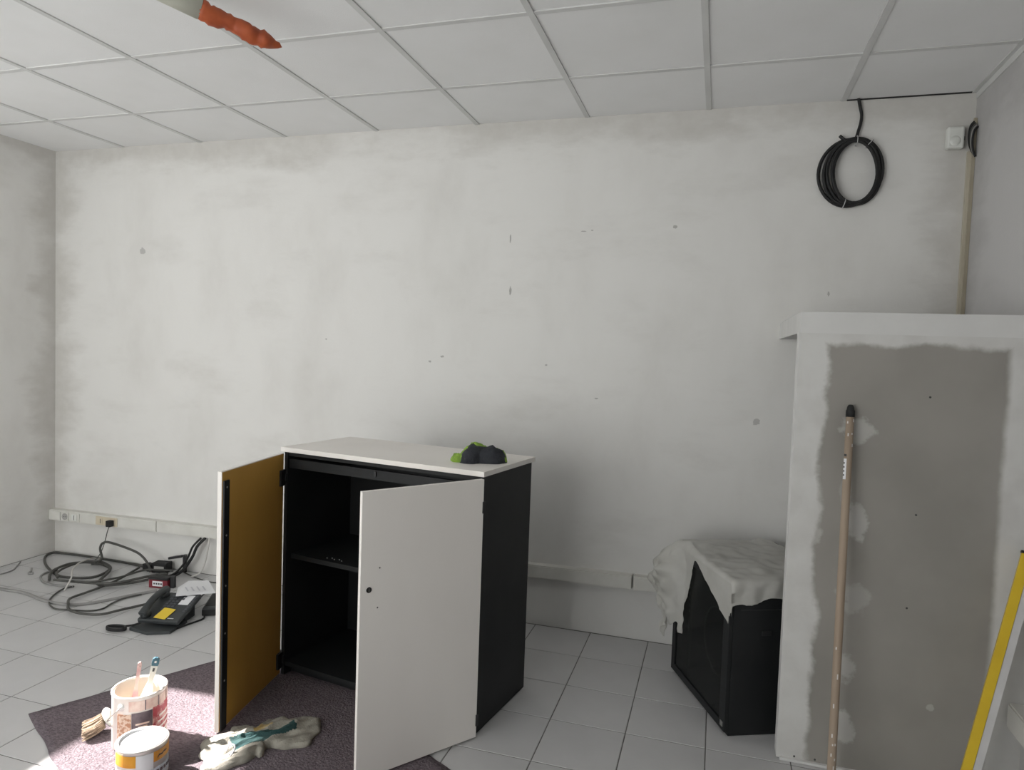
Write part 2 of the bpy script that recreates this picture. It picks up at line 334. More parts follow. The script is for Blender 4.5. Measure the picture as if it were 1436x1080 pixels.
def crumple(name, mats, outline, h, seed, pick, fold=0.5, n=96, rings=36, wr=9.0, loc=(0, 0, 0), stretch=(1.0, 1.0), ang=0.0):
    """a heap of cloth: outline(theta) gives its plan radius, height from sharp ridged folds"""
    bm = bmesh.new(); loops = []; ca, sa = math.cos(ang), math.sin(ang)
    for i in range(rings + 1):
        rho = i / rings; L = []
        for k in range(n):
            th = 2 * math.pi * k / n; R = outline(th)
            x, y = R * rho * math.cos(th), R * rho * math.sin(th)
            u, v = (x * ca + y * sa) * stretch[0], (-x * sa + y * ca) * stretch[1]
            w1 = noise.noise(Vector((u * wr * .6, v * wr * .6, seed + 3))); w2 = noise.noise(Vector((u * wr * .6, v * wr * .6, seed + 6)))
            n1 = noise.noise(Vector((u * wr + w1, v * wr + w2, seed))); n2 = noise.noise(Vector((u * wr * 2.4 + w2, v * wr * 2.4 + w1, seed + 9)))
            r1 = min(1, noise.voronoi(Vector((u * wr + .5 * w1, v * wr + .5 * w2, seed)))[0][0] * 1.25); r2 = min(1, noise.voronoi(Vector((u * wr * 2.3 + w2, v * wr * 2.3 + w1, seed + 5)))[0][0] * 1.25); r3 = (1 - min(1, abs(n1) * 2.6)) ** 1.4; r2 = .5 * r2 + .5 * (1 - min(1, abs(n2) * 2.4)) ** 1.4
            env = max(0.0, (1 - rho ** 3.0)) ** .5
            z = h * env * (1 - fold + fold * (.36 * r1 + .28 * r2 + .36 * r3)) + .002 + .006 * r2 * rho
            x += .010 * n2 * rho; y += .010 * n1 * rho
            L.append(bm.verts.new((x, y, max(.001, z))))
        loops.append(L)
    for A, B in zip(loops, loops[1:]):
        for k in range(n):
            f = bm.faces.new((A[k], B[k], B[(k + 1) % n], A[(k + 1) % n])); f.smooth = True; f.material_index = pick(f.calc_center_median())
    bottom = [bm.verts.new((v.co.x * .99, v.co.y * .99, 0.0)) for v in loops[-1]]
    for k in range(n):
        bm.faces.new((loops[-1][k], bottom[k], bottom[(k + 1) % n], loops[-1][(k + 1) % n]))
    bm.faces.new(list(reversed(bottom)))
    bmesh.ops.remove_doubles(bm, verts=loops[0], dist=.0005)
    o = mesh_obj(name, bm, mats); o.location = loc
    return o

# ------------------------------------------------------------------ the room
T = 0.15
def wall_with_hole(name, axis, plane, sgn, a0, a1, h0, h1, z1, m):
    """wall in plane axis=plane, outer side sgn; opening a in (h0..)"""
    bm = bmesh.new()
    (u0, u1), (v0, v1) = h0, h1
    def bx(p0, p1, q0, q1):
        lo, hi = (plane, plane + sgn * T) if sgn > 0 else (plane + sgn * T, plane)
        if axis == 1: box(bm, p0, p1, lo, hi, q0, q1)
        else: box(bm, lo, hi, p0, p1, q0, q1)
    bx(a0, u0, 0, z1); bx(u1, a1, 0, z1); bx(u0, u1, 0, v0); bx(u0, u1, v1, z1)
    return struct(mesh_obj(name, bm, m))
ZT = 2.84
wall_back = struct(boxo('wall_back', (XL - T, XR + T, 0, T, 0, ZT), 'wall_back'))
M['wall_right'] = wall_material('undercoat_shaded', 1, YF, 0.0, (0.58, 0.57, 0.565), (0.40, 0.39, 0.385))  # same undercoat, darkened to paint in the weaker light on this side
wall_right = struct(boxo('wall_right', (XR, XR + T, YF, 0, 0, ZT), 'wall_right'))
SY0, SY1, SZ0, SZ1 = -2.06, -1.33, 1.945, 2.655
wall_left = wall_with_hole('wall_left', 0, XL, -1, YF, 0, (SY0, SY1), (SZ0, SZ1), ZT, 'wall_side')
wall_front = wall_with_hole('wall_front', 1, YF, -1, XL - T, XR + T, (WX0, WX1), (WZ0, WZ1), ZT, 'render_grey')
# windows out of view
win = struct(bpy.data.objects.new('window_1', None)); C.objects.link(win)
def frame_bars(win, bars, pane):
    for d in bars: boxo('window_frame', d, 'frame_dark', win)
    boxo('pane', pane, 'pane', win)
yy0, yy1 = YF - .10, YF - .05
bars = [(WX0, WX0 + .05, yy0, yy1, WZ0, WZ1), (WX1 - .05, WX1, yy0, yy1, WZ0, WZ1), (WX0 + .05, WX1 - .05, yy0, yy1, WZ0, WZ0 + .05), (WX0 + .05, WX1 - .05, yy0, yy1, WZ1 - .05, WZ1)]
for k in (1, 2):
    xm = WX0 + (WX1 - WX0) * k / 3; bars.append((xm - .025, xm + .025, yy0, yy1, WZ0 + .05, WZ1 - .05))
frame_bars(win, bars, (WX0 + .05, WX1 - .05, yy0 + .022, yy0 + .028, WZ0 + .05, WZ1 - .05))
win2 = struct(bpy.data.objects.new('window_2', None)); C.objects.link(win2)
xx0, xx1 = XL - .10, XL - .06
bars = [(xx0, xx1, SY0, SY0 + .025, SZ0, SZ1), (xx0, xx1, SY1 - .025, SY1, SZ0, SZ1), (xx0, xx1, SY0 + .025, SY1 - .025, SZ0, SZ0 + .025), (xx0, xx1, SY0 + .025, SY1 - .025, SZ1 - .025, SZ1)]
frame_bars(win2, bars, (xx0 + .018, xx0 + .022, SY0 + .025, SY1 - .025, SZ0 + .025, SZ1 - .025))
# unseen slab added outside to keep direct sun off the shop window
struct(boxo('sun_block_slab', (-8.0, 0.0, YF - 2.2, YF - T, 2.66, 2.74), 'plain'))

floor = struct(boxo('floor', (XL - T, XR + T, YF - T, T, -.12, -.0018), 'grout'))
GX0, GY0, TS, J = -0.5776, -0.3075, 0.30, 0.0042
tile_cache = {}
def floor_tile(x0, x1, y0, y1):
    w_, d_ = round(x1 - x0, 4), round(y1 - y0, 4); key = (w_, d_)
    if key not in tile_cache:
        bm = bmesh.new(); box(bm, 0, w_, 0, d_, -.006, 0.0)
        top = [f for f in bm.faces if f.normal.z > .9 or all(abs(v.co.z) < 1e-6 for v in f.verts)]
        es = [e for e in bm.edges if all(abs(v.co.z) < 1e-6 for v in e.verts)]
        bmesh.ops.bevel(bm, geom=es, offset=.0012, segments=1, affect='EDGES')
        me = bpy.data.meshes.new('floor_tile'); bm.normal_update(); bm.to_mesh(me); bm.free(); me.materials.append(M['tile']); tile_cache[key] = me
    o = bpy.data.objects.new('floor_tile', tile_cache[key]); C.objects.link(o); o.parent = floor
    o.location = (x0, y0, random.uniform(-.0004, .0002)); return o
xs = [XL + .004]; k = math.ceil((XL + .03 - GX0) / TS)
while GX0 + k * TS < XR - .02: xs.append(GX0 + k * TS); k += 1
xs.append(XR - .002)
ys = [-.008] + [GY0 - TS * k for k in range(0, 8)]
for i in range(len(xs) - 1):
    for j in range(len(ys) - 1):
        floor_tile(xs[i] + J / 2, xs[i + 1] - J / 2, ys[j + 1] + J / 2, ys[j] - (J / 2 if j else 0))
bm = bmesh.new()
y = ys[-1]
while y > YF + .01:
    y2 = max(YF + .003, y - TS)
    for i in range(len(xs) - 1):
        box(bm, xs[i] + J / 2, xs[i + 1] - J / 2, y2 + J / 2, y - J / 2, -.006, 0)
    y = y2 if y2 > YF + .01 else YF
o = mesh_obj('floor_tiles_near_window', bm, 'tile', floor); o['kind'] = 'stuff'

# suspended ceiling
ceiling = struct(boxo('ceiling', (XL - T, XR + T, YF - T, T, ZT, ZT + .1), 'plenum'))
cxs = [XL] + [-3.7034 + .6 * k for k in range(8)] + [XR]
cys = [0.0] + [-.5109 - .6 * k for k in range(9)]
cys = [v for v in cys if v > YF + .1] + [YF]
cache = {}
for i in range(len(cxs) - 1):
    for j in range(len(cys) - 1):
        x0, x1, y1, y0 = cxs[i], cxs[i + 1], cys[j], cys[j + 1]
        a0, a1, b0, b1 = x0 + .0125, x1 - .0125, y0 + .0125, y1 - .0125
        if i == 0: a0 = x0
        if i == len(cxs) - 2: a1 = x1 - .004
        if j == 0: b1 = y1 - (.009 if i == len(cxs) - 2 else .0)
        if j == len(cys) - 2: b0 = y0
        key = (round(a1 - a0, 4), round(b1 - b0, 4))
        if key not in cache:
            bm = bmesh.new(); box(bm, 0, key[0], 0, key[1], 0, .015); me = bpy.data.meshes.new('ceiling_tile'); bm.normal_update(); bm.to_mesh(me); bm.free(); me.materials.append(M['ceil_tile']); cache[key] = me
        o = bpy.data.objects.new('ceiling_tile', cache[key]); C.objects.link(o); o.parent = ceiling
        o.location = (a0, b0, HC + random.uniform(.0005, .003))
for x in cxs[1:-1]: boxo('ceiling_bar', (x - .012, x + .012, YF, -.004, HC - .0035, HC + .03), 'ceil_bar', ceiling)
for y in cys[1:-1]:
    for a, b in zip(cxs, cxs[1:]):
        boxo('cross_bar', (a + (.0122 if a > XL else 0), b - .0122, y - .012, y + .012, HC - .0022, HC + .028), 'ceil_bar', ceiling)
boxo('gap_shade_strip', (.512, XR - .022, -.007, 0, HC - .0035, HC + .006), 'black_rub', ceiling)  # black strip stands in for the shade in the ceiling-edge gap
boxo('wall_angle', (XR - .022, XR, YF, -.003, HC - .003, HC + .0005), 'ceil_bar', ceiling)
t_ = struct(boxo('trim_1', (XR - .004, XR, YF, -.001, HC - .030, HC - .003), 'ceil_bar'))
# marks on the back wall: filler dabs
def dab(x, z, rx, rz, m='filler', ang=0.0):
    bm = bmesh.new(); n = 14; P = []
    for k in range(n):
        a = 2 * math.pi * k / n; q = .75 + .5 * random.random()
        px, pz = rx * q * math.cos(a), rz * q * math.sin(a)
        P.append((px * math.cos(ang) - pz * math.sin(ang), px * math.sin(ang) + pz * math.cos(ang)))
    prism(bm, P, 0, .0012, Matrix.Translation((x, 0, z)) @ Matrix.Rotation(math.radians(90), 4, 'X'))
    return mesh_obj('filler_dab', bm, m, wall_back)
for a in ((-1.085, 1.790, .006, .022), (-.238, 2.115, .011, .008), (-.70, 2.100, .014, .003), (-.655, 2.104, .006, .003), (-1.095, 2.066, .004, .020), (.481, 1.789, .005, .010), (-1.468, 1.424, .011, .006), (-1.54, 1.394, .008, .006), (-.599, 1.237, .009, .004), (-.873, 1.40, .006, .005), (-2.2, 1.5, .006, .005)):
    dab(*a)
M['soft_dab'] = mat('faint_filler', (0.50, 0.49, 0.475), 0.9)
dab(-3.543, 2.022, .020, .020, 'soft_dab'); dab(.189, 1.164, .017, .017, 'soft_dab')

# ------------------------------------------------------------------ partition with shelf to the back wall
PX, PY, PZ = 0.2745, -0.877, 1.645
part = struct(bpy.data.objects.new('wall_partition', None)); C.objects.link(part)
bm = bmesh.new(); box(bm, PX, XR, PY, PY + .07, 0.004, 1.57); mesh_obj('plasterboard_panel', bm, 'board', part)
bm = bmesh.new(); box(bm, PX, XR, PY, -.0, 1.57, PZ); mesh_obj('shelf_top', bm, 'cap', part)
bm = bmesh.new(); box(bm, PX - .0012, PX + .0004, PY + .001, PY + .07, 0.004, 1.57); mesh_obj('corner_bead', bm, 'cap', part)
for (x, z) in ((.335, .018), (.405, .02), (.70, 1.36), (.68, .95), (.67, .62)):
    bm = bmesh.new(); lathe(bm, [(0, 0), (.0035, 0), (.0035, .0015), (0, .0015)], 10, Matrix.Translation((x, PY, z)) @ Matrix.Rotation(math.radians(90), 4, 'X')); mesh_obj('screw_head', bm, 'print', part)
boxo('skirting_filler', (PX + .01, XR - .06, PY - .012, PY, 0.0005, .010), 'cap', part)

# ------------------------------------------------------------------ trunking along the back wall
tr = thing('wall_trunking', 'white plastic cable trunking with sockets along the back wall', 'trunking')
def trunk_z(x): return .228 + (x - XL) / 4.0 * .046
def trunk_len(name, x0, x1, y0, y1, dz0, dz1, m):
    bm = bmesh.new(); vs = box(bm, x0, x1, y0, y1, 0, 1)
    for v in vs: v.co.z = trunk_z(v.co.x) + (dz1 if v.co.z > .5 else dz0)
    return mesh_obj(name, bm, m, tr)
segs = [(XL + .004, -3.372), (-3.366, -1.60), (-1.594, -.372), (-.362, .262)]
for a, b in segs:
    trunk_len('duct_base', a, b, -.046, 0, 0, .070, 'white_pvc')
    trunk_len('duct_lid', a + .002, b - .002, -.050, -.0462, .006, .064, 'white_pvc')
trunk_len('end_cap', XL, XL + .003, -.054, 0, -.002, .074, 'white_pvc')
# socket outlets
def outlet(x, wd, m='white_pvc'):
    z = trunk_z(x) + .006
    o = boxo('outlet_plate', (x - wd / 2, x + wd / 2, -.056, -.0501, z, z + .056), m, tr, bev=.0015)
    return o, z
o, z = outlet(-4.19, .07); boxo('outlet_seam', (-4.157, -4.155, -.0568, -.0560, z + .004, z + .052), 'filler', o)
o, z = outlet(-4.115, .062)
mtx = Matrix.Translation((-4.112, -.056, z + .029)) @ Matrix.Rotation(math.radians(90), 4, 'X')
bm = bmesh.new(); lathe(bm, [(0.0, .0004), (.014, .0004), (.0195, .002), (.020, .0045), (.022, .0045), (.022, 0)], 24, mtx); bmesh.ops.recalc_face_normals(bm, faces=bm.faces); mesh_obj('socket_well', bm, 'filler', o)
for dx in (-.008, .008):
    bm = bmesh.new(); lathe(bm, [(0, .0012), (.003, .0012), (.003, 0)], 8, Matrix.Translation((-4.112 + dx, -.0562, z + .029)) @ Matrix.Rotation(math.radians(90), 4, 'X')); mesh_obj('socket_hole', bm, 'print', o)
o, z = outlet(-4.03, .075); boxo('rocker', (-4.053, -4.010, -.0590, -.0561, z + .008, z + .048), 'sensor', o, bev=.001); boxo('outlet_seam', (-4.034, -4.030, -.0596, -.0590, z + .012, z + .044), 'print', o)
o, z = outlet(-3.765, .175, 'cream'); boxo('socket_face', (-3.825, -3.795, -.0590, -.0561, z + .010, z + .046), 'cream', o, bev=.001); boxo('outlet_seam', (-3.812, -3.808, -.0596, -.0590, z + .012, z + .042), 'print', o)
boxo('socket_face', (-3.735, -3.69, -.0585, -.0561, z + .006, z + .050), 'cream', o, bev=.001)
# right wall trunking coming towards the camera
tr2 = thing('wall_trunking', 'white trunking end on the right wall against the partition', 'trunking')
boxo('duct_base', (XR - .042, XR, -2.6, PY - .002, .255, .342), 'white_pvc', tr2)
boxo('duct_lid', (XR - .047, XR - .0421, -2.6, PY - .004, .262, .336), 'white_pvc', tr2)
# drill holes by the trunking end
for (x, z) in ((-.176, .155), (-.176, .120)):
    dab(x, z, .011, .010, 'print')

# ------------------------------------------------------------------ vertical conduit, detector, cable coil
cv = thing('corner_conduit', 'beige plastic conduit rising in the right rear corner above the partition', 'conduit')
boxo('conduit_body', (XR - .026, XR - .001, -.020, 0, PZ + .001, 2.42), 'beige_pvc', cv)
boxo('conduit_cover', (XR - .014, XR - .001, -.030, -.0202, PZ + .001, 2.56), 'beige_pvc2', cv)
ca = [(XR - .012, -.026, 2.545), (XR - .026, -.030, 2.525), (XR - .031, -.032, 2.485), (XR - .026, -.030, 2.445), (XR - .014, -.026, 2.415)]
for k in range(5):
    tubeo('feed_wire', catmull([(a + .0022 * k, b - .005 * k, c - .007 * k) for a, b, c in ca], 6), .0046, ['black_rub', 'black_rub', 'cable_dark', 'cable_grey', 'black_rub'][k], cv)
de = thing('motion_detector', 'small white motion detector on the back wall beside the conduit', 'detector', (.955, 0, 2.478))
bm = bmesh.new(); box(bm, -.034, .034, -.040, 0, -.048, .048, bev=.009); mesh_obj('housing', bm, 'sensor', de)
bm = bmesh.new(); lathe(bm, [(0, .012), (.012, .010), (.020, .004), (.022, 0)], 20, Matrix.Translation((-.002, -.040, -.016)) @ Matrix.Rotation(math.radians(90), 4, 'X') @ Matrix.Diagonal((1, 1.0, .5, 1))); mesh_obj('lens', bm, 'sensor', de)
boxo('clip', (.0342, .037, -.030, -.016, -.012, .004), 'print', de)

coil = thing('coiled_cable', 'coil of thick black cable hanging on the back wall from the ceiling', 'cable', (.538, 0, 2.345))
def ring(cx, cz, rx, rz, y, tilt=0, n=40):
    P = []
    for k in range(n):
        a = 2 * math.pi * k / n
        x, z = rx * math.cos(a), rz * math.sin(a)
        P.append((cx + x * math.cos(tilt) - z * math.sin(tilt), y + .004 * math.sin(3 * a + cx * 40), cz + x * math.sin(tilt) + z * math.cos(tilt)))
    return P
specs = [(-.003, 0.0, .130, .152, -.012, .0), (.012, .002, .120, .150, -.022, -.05), (.012, .0, .110, .148, -.031, .05), (.022, -.002, .096, .143, -.040, -.03), (.032, .003, .102, .148, -.016, .06), (.012, .0, .124, .152, -.028, -.10), (.016, -.004, .094, .140, -.046, .09)]
for s in specs: tubeo('cable_turn', ring(*s), .0076, 'black_rub', coil, closed=True)
tubeo('cable_drop', catmull([(.020, -.012, HC - 2.345 + .004), (.030, -.013, .295), (.037, -.014, .262), (.035, -.016, .225), (.027, -.018, .19), (.018, -.02, .155), (.002, -.022, .143)], 6), .0070, 'black_rub', coil)
tubeo('cable_tail', catmull([(-.052, -.026, .168), (-.030, -.028, .148), (.0, -.03, .140)], 5), .0075, 'black_rub', coil)
for (x, z, an) in ((.020, .140, 1.57), (.075, .125, .9), (-.018, -.142, 1.35)):
    P = [(x + math.cos(an) * .025 * math.cos(q), -.028 + .032 * math.sin(q), z + math.sin(an) * .022 * math.cos(q)) for q in [2 * math.pi * k / 16 for k in range(16)]]
    tubeo('cable_tie', P, .0016, 'tie', coil, seg=6, closed=True)

# ------------------------------------------------------------------ the cabinet
CT = -0.1673
cab = thing('storage_cabinet', 'black two-door storage cabinet with a white top, both doors open', 'cabinet', (-0.8206, -1.1328, 0), CT)
W, D, ZB, ZC = .985, .438, .0045, .997        # local: x from -W..0, y 0..D
boxo('side_panel', (-.018, 0, 0, D, ZB, ZC), 'black', cab, bev=.0008)
boxo('side_panel', (-W, -W + .018, 0, D, ZB, ZC), 'black', cab, bev=.0008)
boxo('back_panel', (-W + .018, -.018, D - .012, D - .002, .05, ZC), 'black', cab)
boxo('bottom_panel', (-W + .018, -.018, .004, D - .012, .045, .063), 'black', cab)
boxo('plinth', (-W + .018, -.018, .045, .06, ZB, .045), 'black', cab)
boxo('top_rail', (-W + .018, -.018, .010, .028, .925, .965), 'black', cab)
boxo('top_panel', (-W + .018, -.018, .006, D - .012, .979, ZC), 'black', cab)
boxo('shelf', (-W + .019, -.019, .03, D - .013, .520, .540), 'black', cab)
tp = boxo('cabinet_top', (-W - .012, .012, -.012, D + .012, ZC, 1.017), 'melamine', cab, bev=.0012)
boxo('catch', (-.505, -.495, .003, .010, .94, .96), 'dark_steel', cab)
for k in range(5): boxo('shelf_crumb', (-.79 + .02 * k, -.787 + .02 * k, .06 + .01 * (k % 2), .062 + .01 * (k % 2), .5402, .543), 'paper', cab)
DL = .490
def door(hx, ang, side):
    """side=+1 left door. local door frame: x along the door from the hinge, +y outer face"""
    o = bpy.data.objects.new('door', None); C.objects.link(o); o.parent = cab
    o.location = (hx, -.002, 0); o.rotation_euler = (0, 0, ang)
    return o
# left door: hinge at -W, direction rotated -71.5 deg from +x
dl = door(-W, math.radians(-71.5), 1)
boxo('door_panel', (0, DL, -.0005 - .017, -.0045, .010, .990), 'melamine', dl, bev=.0006)      # outer white sheet
bpy.data.objects.remove(dl.children[0])
# ochre face looks into the opening (+y after rotation points right), white face looks left (-y)
boxo('door_leaf', (0.004, DL, -.018, -.0012, .010, .990), 'melamine', dl, bev=.0006)
boxo('inner_face', (0.006, DL - .004, -.0011, .0004, .013, .987), 'ochre', dl)
st = boxo('edge_strip', (DL - .040, DL - .004, .0005, .0075, .012, .955), 'black', dl)
for k, z in enumerate((.93, .75, .56, .38, .20)):
    bm = bmesh.new(); lathe(bm, [(0, .0012), (.0035, .001), (.004, 0)], 8, Matrix.Translation((DL - .022, .0075, z)) @ Matrix.Rotation(math.radians(-90), 4, 'X')); mesh_obj('screw_head', bm, 'steel', st)
for z in (.885, .075):
    h = boxo('hinge', (.004, .045, .0005, .011, z - .035, z + .035), 'black_rub', dl, bev=.002)
    boxo('hinge_arm', (-.012, .012, .004, .016, z - .015, z + .015), 'dark_steel', h)
# right door: hinge at 0, direction = 180+63
dr = door(0.0, math.radians(180 + 63.5), -1)
boxo('door_leaf', (0.004, DL, 0.0012, .018, .010, .990), 'melamine', dr, bev=.0006)
boxo('inner_face', (0.006, DL - .004, -.0004, .0011, .013, .987), 'ochre', dr)
lk = bpy.data.objects.new('lock', None); C.objects.link(lk); lk.parent = dr
rx = Matrix.Rotation(math.radians(-90), 4, 'X')
bm = bmesh.new(); lathe(bm, [(0, .0008), (.0075, .0008), (.0085, .002), (.0095, .002), (.0098, 0)], 20, Matrix.Translation((DL - .031, .018, .658)) @ rx); mesh_obj('lock_barrel', bm, 'black_rub', lk)
boxo('key_slot', (DL - .0318, DL - .0302, .0188, .0196, .652, .664), 'steel', lk)
boxo('lock_outline', (DL - .046, DL - .012, .018, .0183, .632, .690), 'melamine', lk)
for (dx, z) in ((.069, .727), (.064, .592)):
    bm = bmesh.new(); lathe(bm, [(0, .0006), (.0028, .0006), (.0028, 0)], 8, Matrix.Translation((DL - dx, .018, z)) @ rx); mesh_obj('screw_hole', bm, 'print', dr)
for z in (.885, .075):
    boxo('hinge', (-.003, .009, .0183, .022, z - .022, z + .022), 'dark_steel', dr, bev=.001)

# crumpled black and lime cloth on top of the cabinet
def gl_out(th):
    return .058 + .040 * abs(math.cos(th - .25)) + .010 * math.sin(3 * th + 1)
def gl_pick(c):
    v = noise.noise(Vector((c.x * 22, c.y * 22, 3.0)))
    if c.x < -.056 and c.y < .05: return 1
    return 1 if c.y > .004 + .014 * v and c.z > .012 else 0
o = crumple('work_glove', ['glove_black', 'lime'], gl_out, .078, 2.6, gl_pick, .55, 90, 34, 17, loc=(-.904, -.925, 1.0172))
tag(o, 'crumpled black and lime green work glove on the cabinet top', 'glove')
cf = crumple('cuff', ['lime'], lambda th: .030 + .010 * abs(math.cos(th)), .034, 5.5, lambda c: 0, .5, 40, 14, 26)
cf.parent = o; cf.location = (-.074, -.038, .0)

# ------------------------------------------------------------------ felt mat
bm = bmesh.new()
A0 = Vector((-2.489, -1.584)); e1 = Vector((.487, .873)).normalized(); e2 = Vector((.88, -.475)).normalized(); nu, nv = 30, 56; L1, L2 = .985, 1.76
G = []
for i in range(nu + 1):
    row = []
    for j in range(nv + 1):
        p = A0 + e1 * (L1 * i / nu) + e2 * (L2 * j / nv)
        edge = (i in (0, nu)) or (j in (0, nv))
        jit = .006 * noise.noise(Vector((p.x * 9, p.y * 9, 2))) if edge else 0
        p = p + e1 * jit + e2 * jit + e1 * (i / nu) ** 4 * .10 * math.exp(-((p.x + 1.42) / .24) ** 2)
        row.append(bm.verts.new((p.x, p.y, .0030 + .0006 * noise.noise(Vector((p.x * 14, p.y * 14, 0))))))
    G.append(row)
for i in range(nu):
    for j in range(nv):
        f = bm.faces.new((G[i][j], G[i][j + 1], G[i + 1][j + 1], G[i + 1][j])); f.smooth = True
ext = bmesh.ops.extrude_face_region(bm, geom=list(bm.faces)[:])
for v in [g for g in ext['geom'] if isinstance(g, bmesh.types.BMVert)]: v.co.z = .0006
bmesh.ops.recalc_face_normals(bm, faces=bm.faces)
o = mesh_obj('felt_mat', bm, 'felt'); tag(o, 'dark purplish grey felt protection mat spread on the floor tiles', 'mat')

# ------------------------------------------------------------------ paint cans
MZ = .0046
def can_body(root, r, h, inner=True):
    prof = [(0, 0), (r - .003, 0), (r, .003), (r, h - .010), (r + .0022, h - .007), (r + .003, h - .002), (r + .001, h), (r - .004, h)]
    if inner: prof += [(r - .007, h - .004), (r - .007, .05), (0, .05)]
    latheo('can_body', prof, 'can_white' if inner else 'can_tin', root, 48)
def view_ang(px, py): return math.degrees(math.atan2(-3.54 - py, 0 - px))
c1x, c1y, R1, H1 = -1.958, -1.580, .089, .200
can1 = thing('paint_can', 'tall open paint can with a red patterned label and brushes inside', 'paint can', (c1x, c1y, MZ))
can_body(can1, R1, H1)
latheo('paint', [(0, .0506), (R1 - .0075, .0506), (R1 - .0075, .085), (0, .085)], 'can_in', can1)
latheo('inner_coating', [(R1 - .0078, .084), (R1 - .0078, H1 - .004), (R1 - .0090, H1 - .004), (R1 - .0090, .0845)], 'can_in', can1, 48)
va = view_ang(c1x, c1y)
# angles relative to the viewer: negative = right in the photograph
def lab1(a0, a1, z0, z1, m, nm='label_panel', **k): return arc_patch(nm, R1 + .0003, va - a1, va - a0, z0, z1, m, can1, **k)
lab1(-95, 22, .150, .186, 'lab_pink'); lab1(-118, -28, .045, .149, 'lab_red'); lab1(-27, 16, .045, .144, 'lab_dark'); lab1(17, 50, .030, .140, 'lab_brown')
lab1(-118, 60, .006, .029, 'lab_pink')
for k, (a, z0, z1) in enumerate(((-12, .150, .186), (-42, .150, .186), (-70, .150, .186))):
    arc_patch('label_line', R1 + .0012, va - a - 1, va - a + 1, z0, z1, 'lab_dark', can1, n=2)
for k in range(4):
    arc_patch('label_slash', R1 + .0012, va + 100 - 2 * k, va + 32 + 4 * k, .052 + .02 * k, .058 + .02 * k, 'can_white', can1, n=10, z0b=.040 + .022 * k + .0, z1b=.047 + .022 * k)
arc_patch('label_window', R1 + .0012, va - 8, va + 20, .10, .106, 'lab_pink', can1, n=5); arc_patch('label_window', R1 + .0012, va - 2, va + 16, .06, .095, 'lab_brown', can1, n=5)
# ear and wire bail
ea = math.radians(va - 40)
bm = bmesh.new(); lathe(bm, [(0, .007), (.008, .006), (.013, .001), (.014, 0)], 16, Matrix.Translation((R1 * math.cos(ea), R1 * math.sin(ea), .165)) @ Vector((math.cos(ea), math.sin(ea), 0)).to_track_quat('Z', 'Y').to_matrix().to_4x4()); mesh_obj('handle_ear', bm, 'can_tin', can1)
eb = ea + math.pi
bm = bmesh.new(); lathe(bm, [(0, .007), (.008, .006), (.013, .001), (.014, 0)], 16, Matrix.Translation((R1 * math.cos(eb), R1 * math.sin(eb), .165)) @ Vector((math.cos(eb), math.sin(eb), 0)).to_track_quat('Z', 'Y').to_matrix().to_4x4()); mesh_obj('handle_ear', bm, 'can_tin', can1)
P = []
for k in range(19):
    q = math.pi * k / 18; rr = R1 + .008 + .006 * math.sin(q)
    a = ea + q                                  # drops along the left-hand side of the can
    P.append((rr * math.cos(a), rr * math.sin(a), .165 - .095 * math.sin(q)))
P2 = []
for k in range(19):
    q = math.pi * k / 18; a = ea - q; rr = R1 + .008 + .006 * math.sin(q); P2.append((rr * math.cos(a), rr * math.sin(a), .165 - .095 * math.sin(q)))
tubeo('wire_handle', P2, .0017, 'steel', can1, seg=6)
# brushes standing in the tall can
def brush(name, label, base, top, wd, mh, me, rot=0.0):
    b = Vector(base); t = Vector(top); dirv = (t - b); Ln = dirv.length; q = dirv.to_track_quat('Z', 'Y')
    root = thing(name, label, 'paintbrush', base); root.rotation_mode = 'QUATERNION'; zq = dirv.normalized(); xq = Vector((.75, .65, 0)); xq = (xq - zq * xq.dot(zq)).normalized(); yq_ = zq.cross(xq); root.rotation_quaternion = Matrix((xq, yq_, zq)).transposed().to_quaternion()
    bm = bmesh.new(); box(bm, -wd * 1.0, wd * 1.0, -.006, .006, .0, .045, bev=.002); mesh_obj('bristles', bm, 'bristle', root)
    bm = bmesh.new(); box(bm, -wd * 1.05, wd * 1.05, -.007, .007, .0452, .075, bev=.002); mesh_obj('ferrule', bm, 'can_tin', root)
    prof = [(.0752, wd * .95), (.095, wd * .8), (.125, wd * .42), (Ln - .06, wd * .50), (Ln - .02, wd * .62), (Ln - .006, wd * .55), (Ln, wd * .25)]
    bm = bmesh.new(); poly = [(x, z) for z, x in prof] + [(-x, z) for z, x in reversed(prof)]
    prism(bm, poly, -.005, .005, Matrix.Rotation(math.radians(90), 4, 'X')); mesh_obj('handle', bm, mh, root)
    h = root.children[-1]
    bm = bmesh.new(); prism(bm, [(wd * .56, Ln - .028), (wd * .66, Ln - .018), (wd * .58, Ln - .004), (wd * .27, Ln + .001), (-wd * .27, Ln + .001), (-wd * .58, Ln - .004), (-wd * .66, Ln - .018), (-wd * .56, Ln - .028)], -.0058, .0058, Matrix.Rotation(math.radians(90), 4, 'X')); mesh_obj('handle_tip', bm, me, h)
    bm = bmesh.new(); lathe(bm, [(0, .0066), (.0042, .0066), (.0042, -.0066), (0, -.0066)], 10, Matrix.Translation((0, 0, Ln - .013)) @ Matrix.Rotation(math.radians(90), 4, 'X')); mesh_obj('hang_hole', bm, 'splash' if me == 'teal' else 'pink', h)
    if me == 'teal':
        bm = bmesh.new(); box(bm, -.0035, .0035, -.0062, .0062, Ln - .048, Ln - .036); mesh_obj('handle_mark', bm, 'print', h)
    return root
brush('paintbrush', 'thin paintbrush with a pinkish paint-smeared handle standing in the open can', (c1x + .000, c1y - .036, MZ + .092), (c1x + .006, c1y - .006, MZ + .292), .011, 'pink', 'pink')
